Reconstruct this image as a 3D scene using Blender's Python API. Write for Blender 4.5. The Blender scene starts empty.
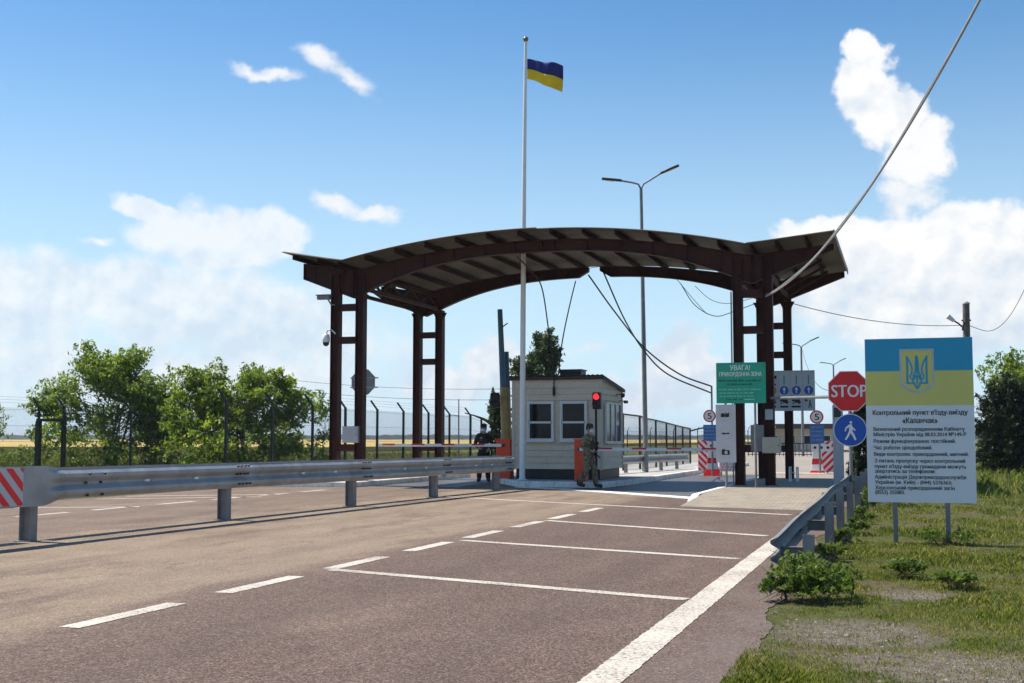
import bpy, bmesh, math, random
import numpy as np
from mathutils import Vector, Matrix
from mathutils.geometry import delaunay_2d_cdt
random.seed(7)
R = math.radians
C = bpy.context.scene.collection
SC = bpy.context.scene
PI = math.pi

# ------------------------------------------------------------------ camera
YAW, PITCH = R(17.46), math.atan(97.5 / 1250)
cam_d = bpy.data.cameras.new('camera'); cam = bpy.data.objects.new('camera', cam_d); C.objects.link(cam)
cam.location = (0, 0, 1.35); cam.rotation_euler = (PI / 2 + PITCH, 0, YAW)
cam_d.sensor_width = 36; cam_d.lens = 1250 / 1024 * 36; cam_d.clip_start = .1; cam_d.clip_end = 12000
SC.camera = cam

# ------------------------------------------------------------------ sun, exposure
SUN_EL, SUN_AZ = R(58.5), R(-80)           # azimuth from +Y (the road's direction), negative = left
sd = bpy.data.lights.new('sun', 'SUN'); sun = bpy.data.objects.new('sun', sd); C.objects.link(sun)
sd.energy = 5.0; sd.angle = R(.53); sd.color = (1, .93, .81)
to_sun = Vector((math.sin(SUN_AZ) * math.cos(SUN_EL), math.cos(SUN_AZ) * math.cos(SUN_EL), math.sin(SUN_EL)))
sun.rotation_euler = to_sun.to_track_quat('Z', 'Y').to_euler()
SC.view_settings.view_transform = 'Standard'; SC.view_settings.look = 'None'
SC.view_settings.gamma = 1; SC.view_settings.use_curve_mapping = False
SC.view_settings.exposure = 0.42

# ------------------------------------------------------------------ world: sky and clouds by direction
W = bpy.data.worlds.new('World'); SC.world = W; W.use_nodes = True
wn, wl = W.node_tree.nodes, W.node_tree.links
wn.clear()
def wnode(t, **k):
    n = wn.new(t)
    for a, b in k.items(): setattr(n, a, b)
    return n
def wm(op, a, b=None, c=None, clamp=False):
    n = wnode('ShaderNodeMath', operation=op, use_clamp=clamp)
    for i, x in enumerate((a, b, c)):
        if x is None: continue
        if isinstance(x, (int, float)): n.inputs[i].default_value = x
        else: wl.new(x, n.inputs[i])
    return n.outputs[0]
def wsmooth(x, lo, hi, a=0., b=1.):
    n = wnode('ShaderNodeMapRange', interpolation_type='SMOOTHSTEP')
    for i, v in enumerate((lo, hi, a, b)): n.inputs[i + 1].default_value = v
    wl.new(x, n.inputs[0]); return n.outputs[0]
sky = wnode('ShaderNodeTexSky', sky_type='NISHITA', sun_disc=False)
sky.sun_elevation = SUN_EL; sky.sun_rotation = SUN_AZ; sky.altitude = 0
sky.air_density = 1.0; sky.dust_density = .25; sky.ozone_density = 2.2
tc = wnode('ShaderNodeTexCoord'); sep = wnode('ShaderNodeSeparateXYZ'); wl.new(tc.outputs['Generated'], sep.inputs[0])
az = wm('ADD', wm('ARCTAN2', sep.outputs[0], sep.outputs[1]), YAW)
el = wm('ARCSINE', sep.outputs[2])
def noise(scale, detail, rough=.55, off=0., stretch=1.):
    n = wnode('ShaderNodeTexNoise', noise_dimensions='3D'); cb = wnode('ShaderNodeCombineXYZ')
    wl.new(wm('MULTIPLY', az, stretch), cb.inputs[0]); wl.new(el, cb.inputs[1]); cb.inputs[2].default_value = off
    wl.new(cb.outputs[0], n.inputs['Vector']); n.inputs['Scale'].default_value = scale
    n.inputs['Detail'].default_value = detail; n.inputs['Roughness'].default_value = rough
    return n.outputs[0]
fine = noise(26, 8, .60, 4.1); wisp = noise(20, 8, .66, 9.2, .5)
wx = wm('ADD', wm('MULTIPLY', wm('SUBTRACT', noise(14, 3, .5, 1.3), .5), .045), wm('MULTIPLY', wm('SUBTRACT', noise(60, 4, .55, 5.3), .5), .014))
wy = wm('ADD', wm('MULTIPLY', wm('SUBTRACT', noise(14, 3, .5, 7.7), .5), .040), wm('MULTIPLY', wm('SUBTRACT', noise(60, 4, .55, 6.6), .5), .014))
azw, elw = wm('ADD', az, wx), wm('ADD', el, wy)
def angles(u, v):                       # a direction of the sky, in radians from the road camera's heading
    x, y = (u - 512) / 1250, (341.5 - v) / 1250
    d = Vector((x, math.cos(PITCH) - y * math.sin(PITCH), math.sin(PITCH) + y * math.cos(PITCH))).normalized()
    return math.atan2(d.x, d.y), math.asin(d.z)
def blobs(lst):
    out = None
    for (u, v, ru, rv, ang, wgt) in lst:
        a0, e0 = angles(u, v); ca, sa = math.cos(R(ang)), math.sin(R(ang))
        dx, dy = wm('SUBTRACT', azw, a0), wm('SUBTRACT', elw, e0)
        p = wm('MULTIPLY', wm('ADD', wm('MULTIPLY', dx, ca), wm('MULTIPLY', dy, sa)), 1250 / ru)
        q = wm('MULTIPLY', wm('SUBTRACT', wm('MULTIPLY', dy, ca), wm('MULTIPLY', dx, sa)), 1250 / rv)
        r = wm('SQRT', wm('ADD', wm('MULTIPLY', p, p), wm('MULTIPLY', q, q)))
        b = wm('MULTIPLY', wm('SUBTRACT', 1.0, r), wgt)
        out = b if out is None else wm('MAXIMUM', out, b)
    return out
heap = blobs([(872, 52, 24, 26, 0, 1.2), (862, 92, 36, 32, 0, 1.2), (885, 118, 48, 32, -20, 1.1), (932, 150, 26, 34, 0, .8), (915, 168, 34, 34, 0, .55), (912, 196, 34, 30, 0, .45),
              (905, 250, 130, 34, 0, 1.3), (840, 238, 60, 26, 0, 1.2), (985, 240, 110, 44, 0, 1.3), (1120, 230, 120, 60, 0, 1.2), (930, 300, 190, 66, 0, 1.0),
              (680, 368, 54, 48, 0, 1.0), (640, 400, 80, 34, 0, .8), (492, 366, 48, 34, 0, .9), (440, 385, 60, 34, 0, .7),
              (1300, 120, 130, 60, 0, 1), (-420, 200, 160, 70, 0, 1)])
soft = blobs([(215, 236, 96, 34, 0, 1.2), (170, 300, 150, 60, 0, .9), (268, 232, 52, 28, 0, 1.2), (40, 300, 95, 62, 0, .8), (250, 330, 130, 60, 0, .75),
              (330, 350, 110, 46, 0, .6), (60, 370, 160, 50, 0, .6), (-160, 280, 160, 80, 0, .9), (150, 212, 42, 12, -22, 1.1), (210, 380, 240, 50, 0, .7)])
thin = blobs([(268, 72, 48, 8, -13, 1.3), (318, 62, 38, 17, -24, 1.5), (345, 76, 48, 17, -12, 1.5), (332, 200, 34, 12, -28, 1.4), (368, 215, 36, 10, -8, 1.4), (98, 242, 30, 6, -8, 1.),
              (590, 350, 44, 10, 5, .9), (-80, 60, 80, 12, -12, 1.2)])
fb = wm('SUBTRACT', fine, .5)
d_heap = wm('ADD', heap, wm('MULTIPLY', fb, 1.15))
m_heap = wm('MULTIPLY', wsmooth(d_heap, .02, .34), wsmooth(d_heap, -.4, 1.2, .90, 1.0))
d_soft = wm('ADD', soft, wm('MULTIPLY', fb, .95))
m_soft = wm('MULTIPLY', wsmooth(d_soft, .0, .42), .74)
m_thin = wm('MULTIPLY', wsmooth(wm('ADD', thin, wm('MULTIPLY', wm('SUBTRACT', wisp, .5), 2.6)), .1, 1.15), .85)
bank = wm('MULTIPLY', wsmooth(wm('SUBTRACT', noise(5, 6, .6, 2.2), wm('MULTIPLY', el, .35)), .46, .62), wsmooth(el, .30, .04))
away = wsmooth(wm('ABSOLUTE', az), .5, .75)                          # the rest of the horizon, outside the photo
m_bank = wm('MULTIPLY', wm('MULTIPLY', bank, away), .45)
mask = wm('MAXIMUM', wm('MAXIMUM', m_heap, m_soft), wm('MAXIMUM', m_thin, m_bank))
# billows: their sunward (upper left) sides are white, their undersides blue grey
def puff(da, de):
    n = wnode('ShaderNodeTexNoise', noise_dimensions='3D'); cb = wnode('ShaderNodeCombineXYZ')
    wl.new(wm('ADD', az, da), cb.inputs[0]); wl.new(wm('ADD', el, de), cb.inputs[1]); cb.inputs[2].default_value = 4.1
    wl.new(cb.outputs[0], n.inputs['Vector']); n.inputs['Scale'].default_value = 22; n.inputs['Detail'].default_value = 5; n.inputs['Roughness'].default_value = .55
    return n.outputs[0]
relief = wm('SUBTRACT', puff(0, 0), puff(-.006, .011))
core = wm('ADD', wm('MULTIPLY', relief, -3.4), wsmooth(el, .185, .06, .02, .72), clamp=True)
cc = wnode('ShaderNodeMix', data_type='RGBA'); wl.new(core, cc.inputs[0])
cc.inputs[6].default_value = (.96, .955, .95, 1); cc.inputs[7].default_value = (.64, .735, .84, 1)
hsv = wnode('ShaderNodeHueSaturation'); wl.new(sky.outputs[0], hsv.inputs['Color'])
hsv.inputs['Saturation'].default_value = 1.27; hsv.inputs['Hue'].default_value = .497
low = wnode('ShaderNodeMix', data_type='RGBA'); wl.new(wm('MULTIPLY', wsmooth(el, .36, -.02), .9), low.inputs[0])       # pale moist air low down
wl.new(hsv.outputs[0], low.inputs[6]); low.inputs[7].default_value = (4.5, 6.1, 7.3, 1)
b_sky = wnode('ShaderNodeBackground'); wl.new(low.outputs[2], b_sky.inputs[0]); b_sky.inputs[1].default_value = .106
b_cl = wnode('ShaderNodeBackground'); wl.new(cc.outputs[2], b_cl.inputs[0]); b_cl.inputs[1].default_value = .80
mx = wnode('ShaderNodeMixShader'); wl.new(mask, mx.inputs[0]); wl.new(b_sky.outputs[0], mx.inputs[1]); wl.new(b_cl.outputs[0], mx.inputs[2])
wo = wnode('ShaderNodeOutputWorld'); wl.new(mx.outputs[0], wo.inputs[0])

# ------------------------------------------------------------------ object helpers
WM = {}
def tag(o, label=None, cat=None, group=None, kind=None):
    if label: o['label'] = label
    if cat: o['category'] = cat
    if group: o['group'] = group
    if kind: o['kind'] = kind
    return o
def thing(name, label, cat, loc=(0, 0, 0), rz=0, group=None):
    o = bpy.data.objects.new(name, None); C.objects.link(o); o.empty_display_size = .2
    o.location = loc; o.rotation_euler = (0, 0, rz)
    WM[o.name] = Matrix.Translation(loc) @ Matrix.Rotation(rz, 4, 'Z')
    return tag(o, label, cat, group)
def copy_tree(o, parent=None):
    c = o.copy(); C.objects.link(c)
    if parent is not None: c.parent = parent
    for ch in list(o.children): copy_tree(ch, c)
    return c
def frame_from(p0, p1, up=(0, 0, 1)):
    d = (Vector(p1) - Vector(p0)); L = d.length; d.normalize()
    u = Vector(up)
    if abs(d.dot(u)) > .98: u = Vector((0, 1, 0))
    s = d.cross(u).normalized(); t = s.cross(d).normalized()
    return d, s, t, L

class MB:
    def __init__(self): self.v = []; self.f = []; self.mi = []; self.sm = []; self.cur = 0
    def add(self, vs, fs, smooth=False):
        n = len(self.v); self.v += [tuple(p) for p in vs]
        for f in fs:
            self.f.append(tuple(i + n for i in f)); self.mi.append(self.cur); self.sm.append(smooth)
        return self
    def slot(self, i): self.cur = i; return self
    def box(self, a, b, M=None):
        x0, y0, z0 = a; x1, y1, z1 = b
        vs = [Vector(p) for p in ((x0, y0, z0), (x1, y0, z0), (x1, y1, z0), (x0, y1, z0), (x0, y0, z1), (x1, y0, z1), (x1, y1, z1), (x0, y1, z1))]
        if M is not None: vs = [M @ p for p in vs]
        return self.add(vs, [(0, 3, 2, 1), (4, 5, 6, 7), (0, 1, 5, 4), (1, 2, 6, 5), (2, 3, 7, 6), (3, 0, 4, 7)])
    def cbox(self, c, s, M=None):
        return self.box([c[i] - s[i] / 2 for i in range(3)], [c[i] + s[i] / 2 for i in range(3)], M)
    def bar(self, p0, p1, w, h, up=(0, 0, 1)):
        d, s, t, L = frame_from(p0, p1, up); p0 = Vector(p0); p1 = Vector(p1); vs = []
        for p in (p0, p1):
            for a, b in ((-1, -1), (1, -1), (1, 1), (-1, 1)): vs.append(p + s * a * w / 2 + t * b * h / 2)
        return self.add(vs, [(3, 2, 1, 0), (4, 5, 6, 7), (0, 1, 5, 4), (1, 2, 6, 5), (2, 3, 7, 6), (3, 0, 4, 7)])
    def tube(self, pts, r, n=8, smooth=True, cap=True):
        pts = [Vector(p) for p in pts]; k = len(pts); rs = r if isinstance(r, (list, tuple)) else [r] * k; vs = []; ref = None
        for i, p in enumerate(pts):
            d = (pts[min(i + 1, k - 1)] - pts[max(i - 1, 0)]).normalized()
            if ref is None: ref = Vector((0, 0, 1)) if abs(d.z) < .9 else Vector((1, 0, 0))
            s = d.cross(ref).normalized(); t = s.cross(d).normalized(); ref = t
            for j in range(n): a = 2 * PI * j / n; vs.append(p + (s * math.cos(a) + t * math.sin(a)) * rs[i])
        fs = [(i * n + j, i * n + (j + 1) % n, (i + 1) * n + (j + 1) % n, (i + 1) * n + j) for i in range(k - 1) for j in range(n)]
        self.add(vs, fs, smooth)
        if cap: self.add(vs[:n][::-1], [tuple(range(n))]); self.add(vs[-n:], [tuple(range(n))])
        return self
    def lathe(self, prof, c=(0, 0, 0), n=16, M=None):
        vs = []
        for r, z in prof:
            for j in range(n):
                a = 2 * PI * j / n; p = Vector((c[0] + r * math.cos(a), c[1] + r * math.sin(a), c[2] + z)); vs.append(M @ p if M is not None else p)
        k = len(prof)
        fs = [(i * n + j, i * n + (j + 1) % n, (i + 1) * n + (j + 1) % n, (i + 1) * n + j) for i in range(k - 1) for j in range(n)]
        self.add(vs, fs, True); self.add(vs[:n][::-1], [tuple(range(n))]); self.add(vs[-n:], [tuple(range(n))]); return self
    def prism(self, poly, y0, y1):          # polygon in XZ (counter-clockwise seen from -Y), extruded in Y
        n = len(poly); vs = [(x, y0, z) for x, z in poly] + [(x, y1, z) for x, z in poly]
        return self.add(vs, [tuple(range(n)), tuple(range(2 * n - 1, n - 1, -1))] + [(i, i + n, (i + 1) % n + n, (i + 1) % n) for i in range(n)])
    def slab(self, poly, z0, z1):           # polygon in XY, counter-clockwise, extruded in Z
        n = len(poly); vs = [(x, y, z0) for x, y in poly] + [(x, y, z1) for x, y in poly]
        return self.add(vs, [tuple(range(n - 1, -1, -1)), tuple(range(n, 2 * n))] + [(i, (i + 1) % n, (i + 1) % n + n, i + n) for i in range(n)])
    def sweep(self, prof, path, side, closed=True):   # profile points (offset along side, z) along path points
        n = len(prof); vs = []
        for p, s in zip(path, side):
            p = Vector(p); s = Vector(s)
            for a, b in prof: vs.append(p + s * a + Vector((0, 0, b)))
        fs = [(i * n + j, i * n + (j + 1) % n, (i + 1) * n + (j + 1) % n, (i + 1) * n + j) for i in range(len(path) - 1) for j in range(n)]
        self.add(vs, fs); self.add(vs[:n][::-1], [tuple(range(n))]); self.add(vs[-n:], [tuple(range(n))]); return self
    def build(self, name, mats, parent=None, world=True, bevel=0, fix=True):
        me = bpy.data.meshes.new(name); vs = self.v
        if parent is not None and world and parent.name in WM:
            Mi = WM[parent.name].inverted(); vs = [tuple(Mi @ Vector(p)) for p in vs]
        me.from_pydata(vs, [], self.f)
        for m in (mats if isinstance(mats, (list, tuple)) else [mats]): me.materials.append(m)
        me.polygons.foreach_set('material_index', self.mi); me.polygons.foreach_set('use_smooth', self.sm)
        if fix:
            bm = bmesh.new(); bm.from_mesh(me); bmesh.ops.recalc_face_normals(bm, faces=bm.faces); bm.to_mesh(me); bm.free()
        me.update(); return link_mesh(name, me, parent, bevel)
def link_mesh(name, me, parent=None, bevel=0):
    o = bpy.data.objects.new(name, me); C.objects.link(o)
    if parent is not None:
        o.parent = parent
        if parent.name in WM: WM[o.name] = WM[parent.name]
    if bevel:
        b = o.modifiers.new('bevel', 'BEVEL'); b.width = bevel; b.segments = 2; b.limit_method = 'ANGLE'; b.angle_limit = R(40)
    return o

# ------------------------------------------------------------------ materials
def nt(name):
    m = bpy.data.materials.new(name); m.use_nodes = True
    n, l = m.node_tree.nodes, m.node_tree.links
    return m, n, l, n['Principled BSDF']
def ramp(n, l, fac, stops):
    r = n.new('ShaderNodeValToRGB'); e = r.color_ramp.elements
    while len(e) < len(stops): e.new(.5)
    for k, (p, c) in enumerate(stops): e[k].position = p; e[k].color = (*c, 1) if len(c) == 3 else c
    l.new(fac, r.inputs[0]); return r.outputs[0]
def tex(n, l, kind, scale, detail=4, rough=.55, vec=None, stretch=None):
    t = n.new('ShaderNodeTexNoise' if kind == 'n' else 'ShaderNodeTexVoronoi')
    co = n.new('ShaderNodeTexCoord').outputs['Object'] if vec is None else vec
    if stretch:
        mp = n.new('ShaderNodeMapping'); mp.inputs['Scale'].default_value = stretch; l.new(co, mp.inputs[0]); co = mp.outputs[0]
    l.new(co, t.inputs['Vector']); t.inputs['Scale'].default_value = scale
    if kind == 'n': t.inputs['Detail'].default_value = detail; t.inputs['Roughness'].default_value = rough
    return t
def mixc(n, l, fac, a, b, mode='MIX'):
    m = n.new('ShaderNodeMix'); m.data_type = 'RGBA'; m.blend_type = mode
    if isinstance(fac, (int, float)): m.inputs[0].default_value = fac
    else: l.new(fac, m.inputs[0])
    for i, x in ((6, a), (7, b)):
        if isinstance(x, tuple): m.inputs[i].default_value = (*x, 1)
        else: l.new(x, m.inputs[i])
    return m.outputs[2]
def mth(n, l, op, a, b=None, clamp=False):
    k = n.new('ShaderNodeMath'); k.operation = op; k.use_clamp = clamp
    for i, x in enumerate((a, b)):
        if x is None: continue
        if isinstance(x, (int, float)): k.inputs[i].default_value = x
        else: l.new(x, k.inputs[i])
    return k.outputs[0]
def sstep(n, l, x, lo, hi):
    k = n.new('ShaderNodeMapRange'); k.interpolation_type = 'SMOOTHSTEP'; k.inputs[1].default_value = lo; k.inputs[2].default_value = hi
    l.new(x, k.inputs[0]); return k.outputs[0]
def bump(n, l, b, h, strength, dist):
    k = n.new('ShaderNodeBump'); k.inputs['Strength'].default_value = strength; k.inputs['Distance'].default_value = dist
    l.new(h, k.inputs['Height']); l.new(k.outputs[0], b.inputs['Normal'])
def mat(name, col, rough=.6, metal=0., var=.18, scale=6., dirt=None, dirt_amt=.35, bmp=0., emit=0., spec=.4):
    m, n, l, b = nt(name)
    t = tex(n, l, 'n', scale, 6, .6)
    lo = tuple(max(0, c * (1 - var)) for c in col); hi = tuple(c * (1 + var) for c in col)
    c = ramp(n, l, t.outputs[0], [(.3, lo), (.7, hi)])
    if dirt:
        t2 = tex(n, l, 'n', scale * .45, 8, .7, stretch=(1, 1, .5))
        c = mixc(n, l, mth(n, l, 'MULTIPLY', sstep(n, l, t2.outputs[0], .48, .7), dirt_amt), c, dirt)
    l.new(c, b.inputs['Base Color']); b.inputs['Metallic'].default_value = metal
    l.new(ramp(n, l, t.outputs[0], [(.3, (rough * .85,) * 3), (.7, (min(1, rough * 1.15),) * 3)]), b.inputs['Roughness'])
    b.inputs['Specular IOR Level'].default_value = spec
    if bmp: bump(n, l, b, t.outputs[0], bmp, .02)
    if emit: b.inputs['Emission Color'].default_value = (*col, 1); b.inputs['Emission Strength'].default_value = emit
    return m

M = {}
M['galv'] = mat('galvanised_steel', (.33, .345, .355), .5, .35, .2, 3, (.17, .17, .165), .5)
M['galv_dull'] = mat('dull_galvanised_steel', (.23, .235, .24), .6, .3, .2, 5, (.14, .13, .12), .45)
M['galv_old'] = mat('weathered_steel', (.20, .21, .215), .6, .3, .3, 3, (.08, .08, .08), .5)
M['bolt'] = mat('dark_bolt', (.05, .05, .055), .5, .6)
M['rust_paint'] = mat('red_oxide_paint', (.048, .014, .0105), .6, 0, .25, 2.2, (.10, .035, .02), .45, .1, 0, .18)
M['roof_metal'] = mat('olive_roof_sheet', (.115, .10, .078), .5, .25, .2, 1.2, (.12, .08, .05), .6)
M['white_paint'] = mat('white_pole_paint', (.82, .81, .79), .45, 0, .06, 2, (.45, .42, .38), .3)
M['siding'] = None
M['white_frame'] = mat('white_plastic', (.68, .68, .67), .4, 0, .05, 4, (.5, .48, .45), .25)
M['black'] = mat('black_paint', (.012, .012, .013), .5, 0, .3, 8)
M['dark_metal'] = mat('dark_painted_metal', (.035, .036, .038), .5, .2, .25, 6)
M['fence_green'] = mat('dark_fence_paint', (.013, .018, .016), .5, .1, .25, 6)
M['red_cab'] = mat('orange_red_enamel', (.78, .065, .014), .42, 0, .1, 5, (.35, .04, .02), .3)
M['red'] = mat('red_reflective', (.74, .014, .02), .4, 0, .08, 10)
M['sign_red'] = mat('stop_sign_red', (.72, .014, .018), .42, 0, .08, 4, (.4, .02, .02), .25)
M['sign_white'] = mat('sign_white', (.78, .78, .78), .45, 0, .05, 5)
M['sign_grey'] = mat('sign_light_grey', (.50, .51, .54), .5, 0, .06, 3, (.4, .4, .4), .3)
M['sign_blue'] = mat('sign_blue', (.006, .085, .42), .4, 0, .08, 5)
M['plate_blue'] = mat('plate_blue', (.04, .16, .46), .45, 0, .1, 9)
M['sign_black'] = mat('sign_black', (.012, .012, .014), .5)
M['green_sign'] = mat('green_sign', (.01, .33, .21), .45, 0, .06, 4)
M['green_ink'] = mat('dark_green_ink', (.006, .07, .05), .5)
M['pale_ink'] = mat('pale_green_ink', (.25, .55, .45), .5)
M['board_white'] = mat('board_white', (.78, .78, .80), .45, 0, .04, 2, (.5, .5, .5), .2)
M['board_blue'] = mat('board_blue', (.02, .33, .54), .45, 0, .05, 2)
M['board_yellow'] = mat('board_yellow', (.68, .62, .17), .45, 0, .05, 2)
M['shield_rim'] = mat('shield_rim', (.50, .52, .52), .5)
M['paint_blue'] = mat('faded_blue_paint', (.05, .135, .21), .6, 0, .25, 5, (.1, .12, .12), .5)
M['paint_yellow'] = mat('faded_yellow_paint', (.45, .33, .15), .6, 0, .2, 5, (.3, .22, .12), .5)
M['flag_blue'] = mat('flag_blue', (.012, .02, .17), .75, 0, .1, 5)
M['flag_yellow'] = mat('flag_yellow', (.85, .55, .01), .75, 0, .08, 5)
M['glass'] = None
M['conc'] = mat('pale_concrete', (.46, .44, .41), .85, 0, .18, 5, (.25, .23, .2), .5, .3)
M['kerb_white'] = mat('whitewashed_kerb', (.80, .765, .70), .85, 0, .14, 6, (.3, .28, .25), .6, .3)
M['box_grey'] = mat('grey_cabinet', (.42, .43, .44), .5, 0, .08, 4, (.3, .28, .26), .3)
M['box_beige'] = mat('beige_cabinet', (.47, .45, .36), .5, 0, .08, 4, (.3, .28, .22), .3)
M['pillar_blue'] = mat('pale_blue_grey_panel', (.33, .38, .44), .4, .3, .08, 3, (.25, .25, .25), .3)
M['cable'] = mat('black_cable', (.02, .02, .022), .6)
M['cable_grey'] = mat('grey_cable', (.36, .36, .37), .5)
M['beige_wall'] = mat('beige_render', (.46, .40, .30), .85, 0, .1, 1)
M['brown_roof'] = mat('dark_brown_roof', (.05, .035, .03), .7, 0, .2, 2)
M['bark'] = mat('bark', (.09, .07, .05), .9, 0, .35, 12, None, 0, .5)
M['concrete_pole'] = mat('weathered_concrete_pole', (.14, .12, .10), .9, 0, .35, 6, (.06, .05, .05), .6, .4)
M['skin'] = mat('skin', (.42, .25, .18), .5, 0, .08, 20)
M['mask'] = mat('pale_blue_mask', (.55, .68, .78), .7)
M['vest'] = mat('olive_vest', (.035, .04, .028), .85, 0, .4, 30)
M['dark_uniform'] = mat('dark_uniform', (.02, .022, .02), .85, 0, .4, 25)
M['boot'] = mat('dark_brown_boot', (.03, .024, .018), .6)
M['hair'] = mat('dark_hair', (.015, .012, .01), .7)
M['gun'] = mat('gun_black', (.012, .012, .013), .4, .4)
M['lens_grey'] = mat('lamp_glass_grey', (.3, .32, .34), .2)
M['turbine'] = mat('turbine_white', (.55, .58, .6), .5)

def camo():
    m, n, l, b = nt('camouflage_cloth')
    t = tex(n, l, 'n', 9, 3, .6); t2 = tex(n, l, 'n', 60, 2)
    c = ramp(n, l, t.outputs[0], [(.40, (.06, .055, .03)), (.47, (.17, .14, .085)), (.55, (.24, .20, .13)), (.62, (.10, .07, .04))])
    l.new(mixc(n, l, .25, c, t2.outputs[1], 'OVERLAY'), b.inputs['Base Color']); b.inputs['Roughness'].default_value = .9
    bump(n, l, b, t2.outputs[0], .3, .01); return m
M['camo'] = camo()
def glass():
    m, n, l, b = nt('window_glass')
    t = tex(n, l, 'n', 2, 3)
    l.new(ramp(n, l, t.outputs[0], [(.3, (.008, .009, .011)), (.7, (.02, .022, .026))]), b.inputs['Base Color'])
    b.inputs['Roughness'].default_value = .07; b.inputs['Specular IOR Level'].default_value = .2; return m
M['glass'] = glass()
def siding():
    m, n, l, b = nt('cream_siding')
    t = tex(n, l, 'n', 1.5, 6, .6, stretch=(1, 1, 3)); t2 = tex(n, l, 'n', 14, 5, .7, stretch=(1, 1, .25))
    c = ramp(n, l, t.outputs[0], [(.3, (.60, .50, .38)), (.7, (.69, .585, .445))])
    c = mixc(n, l, mth(n, l, 'MULTIPLY', sstep(n, l, t2.outputs[0], .5, .75), .35), c, (.28, .235, .18))
    l.new(c, b.inputs['Base Color']); b.inputs['Roughness'].default_value = .6; return m
M['siding'] = siding()

def road_mat():
    m, n, l, b = nt('worn_reddish_asphalt')
    co = n.new('ShaderNodeTexCoord').outputs['Object']
    sx = n.new('ShaderNodeSeparateXYZ'); l.new(co, sx.inputs[0]); X, Y = sx.outputs[0], sx.outputs[1]
    n1 = tex(n, l, 'n', .55, 6, .6, co, (1, .35, 1)); n2 = tex(n, l, 'n', 1.6, 6, .65, co, (1, .5, 1)); n3 = tex(n, l, 'n', 110, 3, .7, co)
    v = tex(n, l, 'v', 85, vec=co); st = tex(n, l, 'n', .9, 7, .62, co, (1.6, .45, 1))
    xx = mth(n, l, 'ADD', X, mth(n, l, 'MULTIPLY', mth(n, l, 'SUBTRACT', n2.outputs[0], .5), 2.2))
    # wind-blown tan dust lying on the lane between the dashed line and the guardrail
    dust = mth(n, l, 'MULTIPLY', sstep(n, l, xx, -5.35, -6.45), sstep(n, l, xx, -11.6, -10.4))
    dust = mth(n, l, 'ADD', dust, mth(n, l, 'MULTIPLY', sstep(n, l, xx, -10.2, -11.4), .5))
    dust = mth(n, l, 'ADD', dust, mth(n, l, 'MULTIPLY', sstep(n, l, n1.outputs[0], .55, .75), .35), True)
    dust = mth(n, l, 'MULTIPLY', dust, mth(n, l, 'SUBTRACT', 1.0, mth(n, l, 'MULTIPLY', sstep(n, l, st.outputs[0], .49, .66), .62)))
    base = ramp(n, l, n2.outputs[0], [(.3, (.130, .089, .073)), (.7, (.165, .117, .098))])
    tan = ramp(n, l, n2.outputs[0], [(.3, (.228, .172, .125)), (.7, (.305, .235, .172))])
    c = mixc(n, l, dust, base, tan)
    # stones of the aggregate: pale and dark specks, less visible under the dust
    spk = ramp(n, l, v.outputs['Color'], [(.0, (.22, .20, .20)), (.4, (.7, .69, .68)), (.7, (1.05, 1.04, 1.02)), (1., (2.5, 2.35, 2.2))])
    c = mixc(n, l, mth(n, l, 'SUBTRACT', 1.0, mth(n, l, 'MULTIPLY', dust, .45)), c, spk, 'MULTIPLY')
    g = ramp(n, l, n3.outputs[0], [(.3, (.6, .6, .6)), (.7, (1.4, 1.4, 1.4))])
    c = mixc(n, l, .8, c, g, 'MULTIPLY')
    # grey weathered fringe near the right edge
    fr = mth(n, l, 'MULTIPLY', sstep(n, l, xx, -1.75, -.9), .45)
    c = mixc(n, l, fr, c, (.17, .14, .125))
    # faint wheel paths and a few oil stains
    wp = None
    for wx_ in (-2.7, -4.45, -7.1, -8.9, -12.3, -13.9):
        t_ = sstep(n, l, mth(n, l, 'ABSOLUTE', mth(n, l, 'ADD', mth(n, l, 'SUBTRACT', X, wx_), mth(n, l, 'MULTIPLY', mth(n, l, 'SUBTRACT', n1.outputs[0], .5), .7))), .34, .05); wp = t_ if wp is None else mth(n, l, 'MAXIMUM', wp, t_)
    c = mixc(n, l, mth(n, l, 'MULTIPLY', wp, .16), c, (.06, .05, .045))
    oil = sstep(n, l, tex(n, l, 'n', 1.15, 2, .4, co).outputs[0], .70, .78); c = mixc(n, l, mth(n, l, 'MULTIPLY', oil, .35), c, (.04, .033, .03))
    # fine cracks
    cr = n.new('ShaderNodeTexVoronoi'); cr.feature = 'DISTANCE_TO_EDGE'; cr.inputs['Scale'].default_value = .33
    wv = n.new('ShaderNodeVectorMath'); wv.operation = 'ADD'; l.new(co, wv.inputs[0])
    sc = n.new('ShaderNodeVectorMath'); sc.operation = 'SCALE'; sc.inputs['Scale'].default_value = 1.1; l.new(n2.outputs[1], sc.inputs[0]); l.new(sc.outputs[0], wv.inputs[1])
    l.new(wv.outputs[0], cr.inputs['Vector'])
    ck = mth(n, l, 'MULTIPLY', sstep(n, l, cr.outputs['Distance'], .006, .001), mth(n, l, 'MULTIPLY', sstep(n, l, n1.outputs[0], .52, .6), .5))
    c = mixc(n, l, ck, c, (.05, .04, .036))
    l.new(c, b.inputs['Base Color']); b.inputs['Roughness'].default_value = .88; b.inputs['Specular IOR Level'].default_value = .25
    h = mth(n, l, 'ADD', v.outputs['Distance'], n3.outputs[0]); bump(n, l, b, h, .55, .006); return m
M['road'] = road_mat()
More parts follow.
